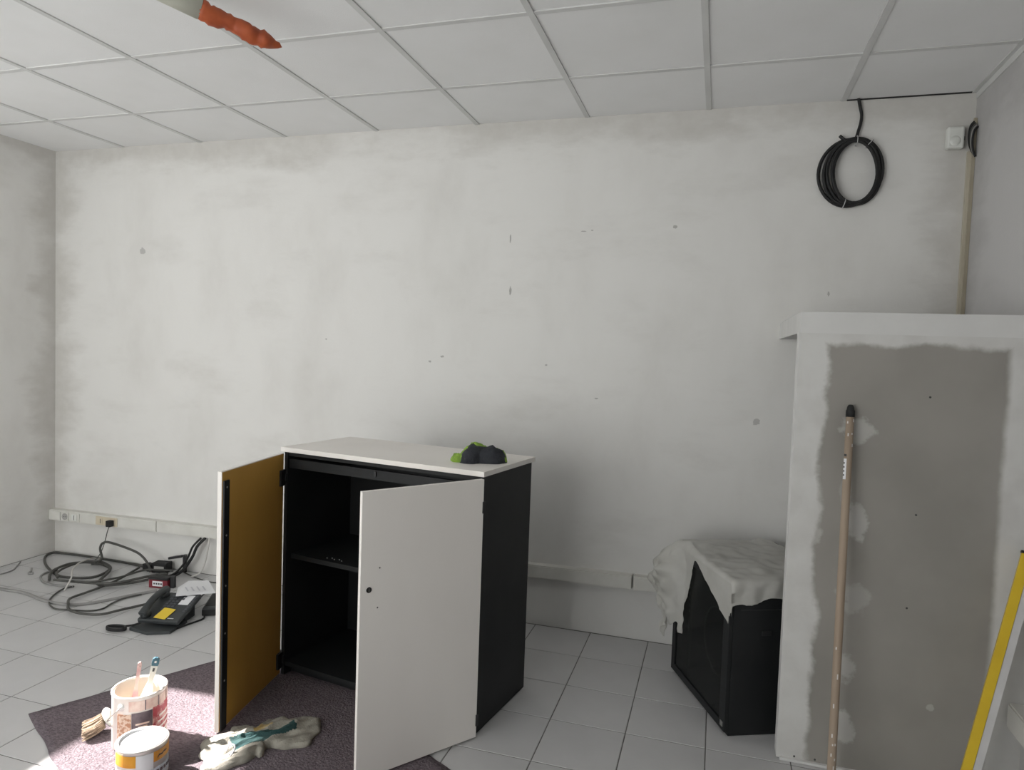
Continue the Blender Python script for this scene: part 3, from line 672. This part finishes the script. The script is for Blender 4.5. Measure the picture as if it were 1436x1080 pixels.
brush('paintbrush', 'white-handled paintbrush with a dark teal tip standing in the open can', (c1x + .012, c1y - .004, MZ + .093), (c1x + .046, c1y + .030, MZ + .300), .019, 'handle_white', 'teal')

c2x, c2y, R2, H2 = -1.792, -1.733, .079, .120
can2 = thing('paint_can', 'short closed paint can with white lid and orange label', 'paint can', (c2x, c2y, MZ))
can_body(can2, R2, H2, False)
latheo('lid', [(0, H2 - .006), (R2 - .014, H2 - .006), (R2 - .010, H2 - .005), (R2 - .009, H2 + .001), (R2 - .004, H2 + .0015), (R2 - .004, H2 - .004)], 'lid', can2, 48)
vb = view_ang(c2x, c2y)
def lab2(a0, a1, z0, z1, m, **k): return arc_patch('label_panel', R2 + .0004, vb - a1, vb - a0, z0, z1, m, can2, **k)
lab2(14, 75, .066, .104, 'lab_orange'); lab2(-24, 13.5, .050, .104, 'lid'); lab2(-100, -24.5, .070, .104, 'lab_orange'); lab2(-100, 100, .010, .049, 'lab_blue')
for k, (a0, a1, za, zb) in enumerate(((-34, -38, .078, .090), (-38, -46, .085, .088), (-46, -52, .083, .092), (-53, -62, .087, .091))):
    arc_patch('label_mark', R2 + .0013, vb - a0, vb - a1, za, za + .005, 'print', can2, n=3, z0b=zb - .004, z1b=zb)
for k in range(5): arc_patch('label_mark', R2 + .0013, vb + 30 + 11 * k, vb + 37 + 11 * k, .030, .040, 'lab_dark', can2, n=3)
arc_patch('lid_smudge', .018, 0, 350, H2 - .0058, H2 - .0054, 'faint', can2, n=16, th=.012)

# block brush lying against the tall can
bb = thing('block_brush', 'wide block brush with tan bristles and white body lying beside the tall can', 'brush', (-2.118, -1.585, MZ), math.radians(48))
bm = bmesh.new(); lathe(bm, [(0, -.016), (.030, -.014), (.036, -.004), (.036, .006), (.028, .014), (0, .017)], 24, Matrix.Translation((.018, 0, .052)) @ Matrix.Rotation(math.radians(60), 4, 'Y') @ Matrix.Diagonal((1.0, 1.2, .8, 1))); mesh_obj('brush_body', bm, 'handle_white', bb, True)
random.seed(3)
bm = bmesh.new()
for k in range(220):
    yb = random.uniform(-.036, .036); s = random.random()
    a = Vector((.006 - .012 * s, yb, .030 + .030 * s)); e = Vector((-.062 + random.uniform(-.008, .008), yb * 1.30 + random.uniform(-.006, .006), .006 + .030 * s + random.uniform(-.004, .004)))
    tube(bm, [a, (a + e) / 2 + Vector((0, 0, -.003)), e], .0017, 4)
o = mesh_obj('bristles', bm, 'bristle', bb); o['kind'] = 'stuff'

# paint rag
def rag_out(th):
    d = th - math.radians(52)
    return .080 + .130 * abs(math.cos(d)) ** 1.6 + .016 * math.sin(3 * th) + .014 * math.sin(7 * th + 1) + .010 * abs(math.sin(9 * th)) + .006 * math.sin(13 * th)
def rag_pick(c):
    d = Vector((math.cos(math.radians(52)), math.sin(math.radians(52)))); u = c.x * d.x + c.y * d.y; v = -c.x * d.y + c.y * d.x
    nz = noise.noise(Vector((c.x * 14, c.y * 14, 8)))
    if abs(v + .018) < .034 + .02 * nz and -.10 < u < .135: return 1
    if .022 < v < .055 and -.02 + .03 * nz < u < .055: return 2
    return 0
o = crumple('paint_rag', ['rag', 'rag_teal', 'rag_stain'], rag_out, .048, 11.3, rag_pick, .92, 120, 44, 11, loc=(-1.550, -1.440, MZ), stretch=(.55, 1.5), ang=math.radians(52))
tag(o, 'crumpled pale cotton rag with teal paint stains on the felt mat', 'rag')
tubeo('cord_tie', catmull([(-.035, -.135, .030), (-.030, -.120, .046), (-.012, -.118, .046), (-.006, -.134, .032), (-.010, -.160, .020)], 5), .0028, 'paper', o, seg=6)

# ------------------------------------------------------------------ network cabinet with dust sheet
RA = Vector((.103, -.792)); U1 = Vector((-.421, .907)).normalized(); V1 = Vector((U1.y, -U1.x))   # U1 along the glass door, V1 into the depth
ang = math.atan2(U1.y, U1.x)
rk = thing('network_cabinet', 'low black metal network cabinet with smoked glass door beside the partition', 'cabinet', (RA.x, RA.y, .002), ang)
# local x along door (0..RW), local y negative = depth
RW, RD, RH = .556, .47, .605
boxo('side_panel', (0, .012, -RD, 0, .012, RH - .02), 'black', rk, bev=.001)
boxo('side_panel', (RW - .012, RW, -RD, 0, .012, RH - .02), 'black', rk, bev=.001)
boxo('top_panel', (0, RW, -RD, 0, RH - .02, RH), 'black', rk, bev=.002)
boxo('base_panel', (0, RW, -RD, 0, .0, .012), 'black', rk)
boxo('back_panel', (.012, RW - .012, -RD, -RD + .01, .012, RH - .02), 'black', rk)
boxo('side_lock', (-.004, 0, -.16, -.12, .395, .415), 'dark_steel', rk, bev=.001)
boxo('side_seam', (-.0012, 0, -RD, -.03, .495, .499), 'dark_steel', rk)
rd = bpy.data.objects.new('glass_door', None); C.objects.link(rd); rd.parent = rk
for d in ((0, .05, .0012, .016, .014, RH - .022), (RW - .035, RW, .0012, .016, .014, RH - .022), (.05, RW - .035, .0012, .016, .014, .045), (.05, RW - .035, .0012, .016, RH - .05, RH - .022)):
    boxo('door_frame', d, 'black', rd, bev=.001)
boxo('pane', (.05, RW - .035, .007, .011, .045, RH - .05), 'glass', rd)
boxo('door_lock', (.012, .034, .016, .019, .03, .05), 'steel', rd, bev=.001)
for x in (.070, RW - .085):
    rl = boxo('mounting_rail', (x, x + .022, -.040, -.030, .03, RH - .04), 'rail', rk)
    for k in range(18): boxo('rail_hole', (x + .006, x + .016, -.0298, -.0290, .05 + .028 * k, .062 + .028 * k), 'sensor' if k > 8 else 'print', rl)
P = [(RW * .45 + .13 * math.cos(q), -.06, .27 + .14 * math.sin(q)) for q in [2 * math.pi * k / 32 for k in range(32)]]
tubeo('patch_cable', P, .004, 'cable_grey', rk, closed=True)
tubeo('patch_cable', catmull([(.10, -.05, .20), (.2, -.06, .16), (.32, -.05, .19), (.45, -.06, .17)], 6), .004, 'cable_dark', rk)

# dust sheet, flattened coordinates (u along the door, v into the depth) folded over the edges
bm = bmesh.new(); st = .0075; vmap = {}
def hang_front(v):      # allowed overhang at the side facing the room (u<0)
    return .098 + .012 * math.sin(v * 30) - .010 * min(1, v * 4)
def hang_door(u):       # overhang at the glass-door side (v<0)
    if u < .0: return .20
    if u < .33: return .155 * (1 - u / .33) ** 1.0 + .035
    if u < .40: return .035 + (u - .33) / .07 * .22
    return (.47 if u < .455 else .37) + .03 * math.sin(u * 40)
def sheet_pos(u, v):
    du = -u if u < 0 else (u - RW if u > RW else 0.0); dv = -v if v < 0 else 0.0
    x = min(max(u, 0), RW); y = -max(v, 0)
    drop = math.hypot(du, dv); z = RH + .006
    nx = noise.noise(Vector((u * 9, v * 9, 1))); n2 = noise.noise(Vector((u * 22, v * 22, 5)))
    if drop == 0:
        z += .006 + .006 * n2 + .012 * max(0, nx) + (.020 * math.exp(-((u - .44) / .07) ** 2) * math.exp(-(v / .15) ** 2))
        return x, y, z
    ou = (du / drop) if drop else 0; ov = (dv / drop) if drop else 0
    flare = .012 + .05 * drop + .010 * n2
    if u > .36:
        k = min(1, max(0, (u - .42) / .10)); q = min(1.0, drop / .12)
        flare += k * q * (.095 + .060 * nx + .028 * n2) * (1.0 - .75 * min(1, max(0, drop - .16) / .22))
    z -= drop * (1 - .08 * abs(nx)) - .004
    sx = -1 if u < 0 else 1
    x += sx * ou * flare + .010 * n2 * ov; y += ov * flare + .008 * nx * ou
    if v < 0: y = max(y, .020)
    return x, y, z
def inside(u, v):
    if u < -.0:
        if v < 0: return math.hypot(u / .150, v / .150) < 1.0 and (-u + -v) < .19
        return -u < hang_front(v)
    if u > RW: return u - RW < .33 and v < .20 + .1 * math.sin(u * 20)
    if v < 0: return -v < hang_door(u)
    return v < .455
def vert(i, j):
    if (i, j) not in vmap: vmap[(i, j)] = bm.verts.new(sheet_pos(i * st, j * st))
    return vmap[(i, j)]
for i in range(-28, 112):
    for j in range(-54, 62):
        if all(inside((i + a) * st, (j + b) * st) for a in (0, 1) for b in (0, 1)):
            f = bm.faces.new((vert(i, j), vert(i + 1, j), vert(i + 1, j + 1), vert(i, j + 1))); f.smooth = True
for _ in range(18): bmesh.ops.smooth_vert(bm, verts=[v for v in bm.verts if v.is_boundary], factor=.5, use_axis_x=True, use_axis_y=True, use_axis_z=True)
o = mesh_obj('dust_sheet', bm, 'sheet'); o.location = (RA.x, RA.y, .002); o.rotation_euler = (0, 0, ang)
tag(o, 'crumpled translucent plastic dust sheet draped over the black network cabinet', 'dust sheet')

# ------------------------------------------------------------------ broom handle leaning on the partition
pb, pt = Vector((.434, -1.040, .003)), Vector((.452, PY - .0145, 1.322))
dv = (pt - pb); PL = dv.length
pole = thing('broom_handle', 'wooden broom handle with black hanging cap leaning on the grey partition', 'pole', pb); pole.rotation_mode = 'QUATERNION'; pole.rotation_quaternion = dv.to_track_quat('Z', 'Y')
latheo('stick', [(0, 0), (.0135, .001), (.0140, .02), (.0132, PL - .044), (0, PL - .044)], 'wood', pole, 20)
latheo('hanging_cap', [(0, PL - .0435), (.0148, PL - .0435), (.0148, PL - .022), (.0125, PL - .018), (.0110, PL - .008), (.007, PL - .001), (0, PL)], 'black_rub', pole, 20)
def on_pole(a, z0, z1, m, nm, wd=30): return arc_patch(nm, .0137, a, a + wd, z0, z1, m, pole, n=4)
pv = math.degrees(math.atan2(-3.54 + 1.0, 0 - .45))
qa = pole.rotation_quaternion.inverted() @ Vector((-.45, -2.5, 0)); pa = math.degrees(math.atan2(qa.y, qa.x))
def left_of(a): return pa + a
on_pole(pa - 62, PL - .262, PL - .190, 'paper', 'sticker', 46); on_pole(pa - 60, PL - .182, PL - .174, 'print', 'sticker_mark', 40)
for k in range(4): arc_patch('sticker_mark', .0147, pa - 56, pa - 38, PL - .250 + .014 * k, PL - .245 + .014 * k, 'print', pole, n=3)
random.seed(5)
for k in range(16): on_pole(pa + random.uniform(-60, 50), (z0 := random.choice([random.uniform(.05, .5), random.uniform(1.15, 1.27)])), z0 + random.uniform(.006, .02), 'splash', 'paint_splash', 16)

# ------------------------------------------------------------------ yellow level leaning in the corner
lb, lt = Vector((.776, -1.080, .004)), Vector((.990, PY - .040, .866))
zl = (lt - lb).normalized(); yl = Vector((-.28, -.96, 0)); yl = (yl - zl * yl.dot(zl)).normalized(); xl = yl.cross(zl)
LL = (lt - lb).length
lv = thing('spirit_level', 'long yellow and grey straightedge leaning in the corner beside the partition', 'level')
lv.matrix_world = Matrix(((xl.x, yl.x, zl.x, lb.x), (xl.y, yl.y, zl.y, lb.y), (xl.z, yl.z, zl.z, lb.z), (0, 0, 0, 1)))
print('level x axis', xl)
sg = 1 if xl.x > 0 else -1
def lbx(nm, a, b, c, d, m, z0=.003, z1=None): 
    a, b = (a, b) if sg > 0 else (-b, -a)
    return boxo(nm, (a, b, c, d, z0, z1 or LL - .003), m, lv, bev=.001)
lbx('yellow_rail', -.006, .022, -.012, .012, 'yellow'); lbx('grey_web', .0225, .045, -.009, .009, 'alu')
lbx('end_cap', -.008, .024, -.014, .014, 'black_rub', LL - .0029, LL + .006); lbx('end_cap', -.008, .024, -.014, .014, 'black_rub', -.003, .0029)

# ------------------------------------------------------------------ tube with orange sleeve hanging from the ceiling
t0, t1 = Vector((-2.02, -1.93, HC - .004)), Vector((-1.545, -1.385, 2.518))
hd = (t1 - t0).normalized()
tb = thing('hanging_tube', 'off-white tube with a ragged orange sleeve on its tip hanging from the ceiling', 'tube', t0)
Lh = (t1 - t0).length
mid = .63 * Lh
tubeo('tube_body', [hd * s for s in (0.0, .2 * Lh, .4 * Lh, mid)], .034, 'tube', tb, seg=20)

side = hd.cross(Vector((0, 0, 1))).normalized()
bm = bmesh.new(); pts = []; random.seed(11)
for k in range(25):
    s = (mid + .001) + (Lh - mid - .001) * k / 24; pts.append(hd * s + Vector((0, 0, -.003 * math.sin(k * .5))) + side * .0015 * math.sin(k * 1.1))
def orad(t):
    base = .0335 if t < .08 else (.031 if t < .25 else (.028 + .003 * math.sin(t * 14) if t < .75 else .027 * (1 - ((t - .75) / .25) ** 1.6) + .002))
    return base + .0018 * math.sin(t * 61)
tube(bm, pts, orad, 16)
for v in bm.verts: v.co += Vector((noise.noise(v.co * 40), noise.noise(v.co * 40 + Vector((5, 0, 0))), noise.noise(v.co * 40 + Vector((0, 7, 0))))) * .005
mesh_obj('orange_sleeve', bm, 'orange', tb, True)
latheo('ceiling_bracket', [(0, .0), (.05, 0), (.05, -.008), (.034, -.014), (0, -.014)], 'ceil_bar', tb, 24)

# ------------------------------------------------------------------ floor cables in the left corner
def fc(name, label, pts, r, m, z=None, n=6, cat='cable', group='cables on the floor'):
    Q = []
    for i, p in enumerate(pts):
        if len(p) == 2: Q.append((p[0], min(p[1], -.012), (z if z is not None else r) + .0004))
        else: Q.append(p)
    o = tubeo(name, catmull(Q, n), r, m, None, seg=8)
    return tag(o, label, cat, group)
fc('floor_cable', 'dark cable in a wide loop along the wall corner', [(-3.40, -.06), (-3.64, -.035), (-3.85, -.03), (-4.04, -.03), (-4.17, -.04), (-4.225, -.07), (-4.16, -.16), (-4.01, -.27), (-3.81, -.37), (-3.70, -.38), (-3.59, -.34), (-3.57, -.27), (-3.61, -.17), (-3.70, -.11), (-3.80, -.13)], .0075, 'cable_dark')
fc('floor_cable', 'dark cable coiled in the middle of the cable heap', [(-3.73, -.48), (-3.81, -.41), (-3.87, -.33), (-3.89, -.22), (-3.84, -.16), (-3.73, -.14), (-3.60, -.18), (-3.53, -.26), (-3.42, -.43), (-3.30, -.38), (-3.22, -.26)], .008, 'cable_dark', .0185)
fc('floor_cable', 'dark cable forming the inner ring of the heap', [(-3.69, -.46), (-3.76, -.41), (-3.81, -.32), (-3.82, -.23), (-3.79, -.16), (-3.71, -.14), (-3.57, -.20), (-3.49, -.31), (-3.41, -.43)], .007, 'cable_dark', .032)
fc('floor_cable', 'grey cable on the outer left of the cable heap', [(-3.54, -.485), (-3.66, -.505), (-3.76, -.49), (-3.86, -.43), (-3.90, -.36), (-3.88, -.30)], .006, 'cable_grey')
fc('floor_cable', 'dark cable running from the heap to the adapters', [(-3.67, -.50), (-3.54, -.48), (-3.39, -.45), (-3.30, -.40), (-3.25, -.29), (-3.20, -.20), (-3.16, -.17)], .008, 'cable_dark', .034)
fc('floor_cable', 'thin dark cable lying across the heap towards the adapters', [(-3.51, -.50), (-3.41, -.46), (-3.34, -.35), (-3.32, -.21), (-3.27, -.17), (-3.15, -.14)], .006, 'cable_dark', .046)
fc('floor_cable', 'dark cable looping forward on the tiles beside the telephone', [(-2.93, -.56), (-2.99, -.68), (-3.03, -.76), (-3.12, -.79), (-3.23, -.775), (-3.31, -.715), (-3.37, -.65), (-3.37, -.55), (-3.37, -.45), (-3.39, -.30), (-3.45, -.10)], .0070, 'cable_dark', .016)
fc('floor_cable', 'thin grey cable in a loose loop in front of the heap', [(-3.09, -.44), (-3.13, -.52), (-3.13, -.60), (-3.11, -.68), (-3.15, -.73), (-3.27, -.76), (-3.34, -.77), (-3.44, -.72), (-3.51, -.64), (-3.56, -.53), (-3.54, -.48)], .0045, 'cable_dark', .006)
fc('floor_cable', 'pale grey flat cable strip crossing the tiles from the left wall', [(-4.20, -.62), (-3.89, -.66), (-3.70, -.66), (-3.52, -.70), (-3.40, -.71), (-3.31, -.70), (-3.24, -.65), (-3.18, -.56), (-3.12, -.45), (-3.06, -.36)], .010, 'cable_grey', .004)
fc('floor_cable', 'whitish thin cable crossing over the heap', [(-3.52, -.56, .010), (-3.55, -.49, .060), (-3.67, -.38, .058), (-3.75, -.26, .058), (-3.79, -.14, .045), (-3.80, -.07, .02)], .0045, 'cable_white')
fc('floor_cable', 'dark cable arching up in front of the wall', [(-3.70, -.20, .040), (-3.719, -.13, .049), (-3.732, -.13, .115), (-3.706, -.13, .154), (-3.642, -.13, .161), (-3.465, -.13, .131), (-3.39, -.13, .099), (-3.345, -.13, .050), (-3.33, -.13, .012)], .0075, 'cable_dark')
for k, off in enumerate(((0, 0), (.014, -.012), (-.014, -.020))):
    fc('floor_cable', ('black cable dropping from the trunking, middle of three', 'black cable dropping from the trunking, next to the hanging grey cable', 'black cable dropping from the trunking, next to the bracketed adapter')[k], [(-3.000 + off[0], -.040 + off[1], .245), (-3.043 + off[0], -.06 + off[1], .192), (-3.078 + off[0], -.06 + off[1], .122), (-3.125 + off[0], -.07 + off[1], .050), (-3.16 + off[0], -.10 + off[1], .012), (-3.20 + off[0], -.17 + off[1] * 2, .010)], .0065, 'black_rub', group='black cables dropping from the trunking')
fc('floor_cable', 'grey cable hanging from the trunking beside the black ones', [(-2.955, -.055, .25), (-2.965, -.06, .17), (-2.985, -.06, .09), (-3.01, -.07, .03), (-3.05, -.10, .008)], .0055, 'cable_white')
fc('floor_cable', 'thin dark wire lying along the foot of the wall', [(-3.18, -.03), (-3.08, -.07), (-2.99, -.10), (-2.88, -.12), (-2.78, -.09)], .0035, 'cable_dark')
fc('floor_cable', 'thin pale wire lying on the tiles by the left wall', [(-4.24, -.26), (-4.18, -.33), (-4.12, -.42), (-4.14, -.58), (-4.20, -.75)], .0035, 'cable_grey')
# plug-in charger
pg = thing('plug_adapter', 'small black plug-in adapter with thin lead in the beige socket', 'plug', (-3.712, -.0612, .245))
boxo('plug_body', (-.017, .017, -.034, 0, .000, .040), 'black_rub', pg, bev=.004)
tubeo('lead', catmull([(0, -.020, .001), (-.004, -.03, -.03), (-.020, -.03, -.085), (-.045, -.03, -.15), (-.075, -.035, -.205), (-.10, -.04, -.228)], 6), .0028, 'cable_dark', pg)
# pile of adapters
ad = thing('power_adapter', 'black power adapter with metal bracket by the wall among the cables', 'adapter', (-3.285, -.068, 0.0005), math.radians(10))
boxo('adapter_body', (-.065, .035, -.035, .035, 0, .062), 'black_rub', ad, bev=.005)
boxo('bracket', (.036, .125, .010, .030, .070, .084), 'dark_steel', ad, mtx=Matrix.Rotation(math.radians(-12), 4, 'Y')); boxo('bracket_leg', (.118, .134, .010, .030, .0, .112), 'dark_steel', ad)
boxo('rating_label', (-.045, .020, -.0358, -.0351, .018, .044), 'filler', ad)
ad2 = thing('power_adapter', 'smaller dark adapter lying left of the bracketed one', 'adapter', (-3.40, -.072, 0.0005), math.radians(-20))
boxo('adapter_body', (-.035, .035, -.025, .025, 0, .038), 'black_rub', ad2, bev=.004); boxo('pin', (.036, .055, -.012, -.006, .014, .020), 'steel', ad2); boxo('pin', (.036, .055, .006, .012, .014, .020), 'steel', ad2)
rb = thing('junction_box', 'dark red junction box with white label behind the telephone', 'box', (-3.10, -.285, 0.0005), math.radians(8))
boxo('box_body', (-.060, .060, -.030, .030, 0, .048), 'red', rb, bev=.003); boxo('box_cover', (-.062, .062, -.032, .032, .0485, .062), 'black_rub', rb, bev=.003)
lbl = boxo('white_label', (-.035, .030, -.0314, -.0304, .012, .042), 'paper', rb)
for k in range(4): boxo('label_mark', (-.028 + .015 * k, -.018 + .015 * k, -.0322, -.0315, .022, .032), 'print', lbl)
boxo('box_clip', (.064, .090, -.012, .012, 0, .070), 'dark_steel', rb, bev=.003)
# debris on the left
fc('cable_clip', 'tiny cable clip lying on the tiles near the left wall', [(-4.02, -.36, .016), (-4.00, -.38, .008), (-3.98, -.41, .006), (-3.955, -.40, .006)], .006, 'cable_grey', cat='clip', group='bits on the floor')

# ------------------------------------------------------------------ telephone
ph = thing('desk_telephone', 'dark grey desk telephone with handset and yellow note on the tiles', 'telephone', (-2.755, -.800, 0), math.radians(12))
tilt = Matrix.Translation((0, 0, .026)) @ Matrix.Rotation(math.radians(15), 4, 'X')
bm = bmesh.new(); box(bm, 0, .215, 0, .235, 0, .024, tilt, bev=.006); mesh_obj('phone_body', bm, 'phone', ph)
bm = bmesh.new(); prism(bm, [(-.02, -.035), (.10, -.075), (.20, -.045), (.205, .10), (.015, .10)], .0006, .016); mesh_obj('stand', bm, 'phone', ph)
bm = bmesh.new(); prism(bm, [(.03, .105), (.19, .105), (.19, .20), (.03, .20)], .0006, .060); mesh_obj('stand', bm, 'phone', ph)
# handset: arched bar with two pods on the left
hs = bpy.data.objects.new('handset', None); C.objects.link(hs); hs.parent = ph
HP = [tilt @ Vector((.030, .006, .046)), tilt @ Vector((.030, .035, .058)), tilt @ Vector((.030, .11, .070)), tilt @ Vector((.030, .19, .060)), tilt @ Vector((.030, .226, .046))]
bm = bmesh.new(); tube(bm, catmull(HP, 8), lambda t: .019 + .008 * abs(2 * t - 1) ** 2 - (.008 * max(0, abs(2 * t - 1) - .85) / .15), 14, flat=.85); mesh_obj('handset_grip', bm, 'phone', hs, True)
for yq in (.030, .200):
    bm = bmesh.new(); lathe(bm, [(0, 0), (.022, 0), (.026, .008), (.024, .030), (0, .032)], 20, tilt @ Matrix.Translation((.030, yq, .0245))); mesh_obj('ear_pod', bm, 'phone', hs, True)
for r in range(6):
    for c in range(4):
        x, y = .074 + .021 * c, .085 + .022 * r
        if c > 2 and r < 4: continue
        bm = bmesh.new(); box(bm, x, x + .015, y, y + .013, .0242, .0272, tilt); mesh_obj('key', bm, 'key', ph)
for r in range(8):
    bm = bmesh.new(); box(bm, .196, .208, .075 + .018 * r, .086 + .018 * r, .0242, .0268, tilt); mesh_obj('key', bm, 'key', ph)
bm = bmesh.new(); box(bm, .140, .192, .135, .215, .0242, .0252, tilt); mesh_obj('index_card', bm, 'paper', ph)
bm = bmesh.new(); box(bm, .150, .182, .018, .023, .0242, .0248, tilt); mesh_obj('brand_strip', bm, 'tie', ph)
bm = bmesh.new(); box(bm, .075, .135, .018, .055, .0242, .0246, tilt); mesh_obj('display', bm, 'key', ph)
# yellow note, paper
nt_ = Matrix.Translation((-2.755, -.800, 0)) @ Matrix.Rotation(math.radians(12), 4, 'Z') @ tilt
bm = bmesh.new(); n = 8
for i in range(n + 1):
    for j in range(2):
        pass
M4 = nt_ @ Matrix.Translation((.118, .052, .0275)) @ Matrix.Rotation(math.radians(-8), 4, 'Z')
box(bm, -.033, .033, -.042, .042, 0, .0012, M4)
tag(mesh_obj('sticky_note', bm, 'sticky'), 'yellow sticky note lying on the telephone', 'note')
pp = [(-2.745, -.540, .126), (-2.765, -.440, .128), (-2.690, -.372, .120), (-2.528, -.506, .114), (-2.688, -.618, .112)]
bm = bmesh.new(); top = [bm.verts.new(p) for p in pp]; f = bm.faces.new(top)
ex = bmesh.ops.extrude_face_region(bm, geom=[f])
for v in [g for g in ex['geom'] if isinstance(g, bmesh.types.BMVert)]: v.co.z -= .0012
bmesh.ops.recalc_face_normals(bm, faces=bm.faces)
pa_ = mesh_obj('paper_sheet', bm, 'paper'); tag(pa_, 'folded white printed paper resting on the back of the telephone', 'paper')
for k in range(4):
    c0 = Vector((-2.715 + .022 * k, -.525 + .018 * k, .1265 - .0012 * k)); d0 = Vector((.10, -.075, -.003)).normalized()
    bm = bmesh.new(); s0 = Vector((.005, .006, 0))
    a, b, c_, d_ = [bm.verts.new(v) for v in (c0, c0 + d0 * .07, c0 + d0 * .07 + s0, c0 + s0)]; bm.faces.new((a, b, c_, d_)); mesh_obj('print_line', bm, 'faint', pa_)
# handset cord: coiled bundle at the front left
hc = [(-.075 + .030 * math.cos(q) * 1.6, -.055 + .020 * math.sin(q), .012 + .0035 * k) for k in range(4) for q in [2 * math.pi * i / 20 for i in range(20)]]
bm = bmesh.new(); tube(bm, [Vector(p) for p in hc], .0058, 7); mesh_obj('handset_cord', bm, 'black_rub', ph)
tubeo('handset_cord', catmull([(-.05, -.04, .022), (-.02, -.02, .020), (.01, .0, .026), (.022, .004, .034)], 5), .005, 'black_rub', ph)
ph_inv = (Matrix.Translation((-2.755, -.800, 0)) @ Matrix.Rotation(math.radians(12), 4, 'Z')).inverted()
for P, r in (([(-2.60, -.76, .012), (-2.57, -.77, .006), (-2.55, -.69, .006), (-2.53, -.60, .006), (-2.552, -.562, .008)], .0045), ([(-2.60, -.70, .02), (-2.63, -.64, .012), (-2.68, -.53, .012), (-2.75, -.36, .012), (-2.80, -.22, .008)], .004)):
    tubeo('line_cord', [ph_inv @ q for q in catmull(P, 6)], r, 'black_rub', ph)
bx_ = thing('black_box', 'elongated black power box on the tiles between telephone and cabinet door', 'box', (-2.585, -.45, .0005), math.radians(28))
boxo('box_body', (-.040, .040, -.095, .15, 0, .038), 'phone', bx_, bev=.006); boxo('end_cap', (-.038, .038, -.107, -.0955, .002, .034), 'black_rub', bx_, bev=.002)
boxo('box_groove', (-.030, .030, -.06, .12, .0382, .0395), 'black_rub', bx_)
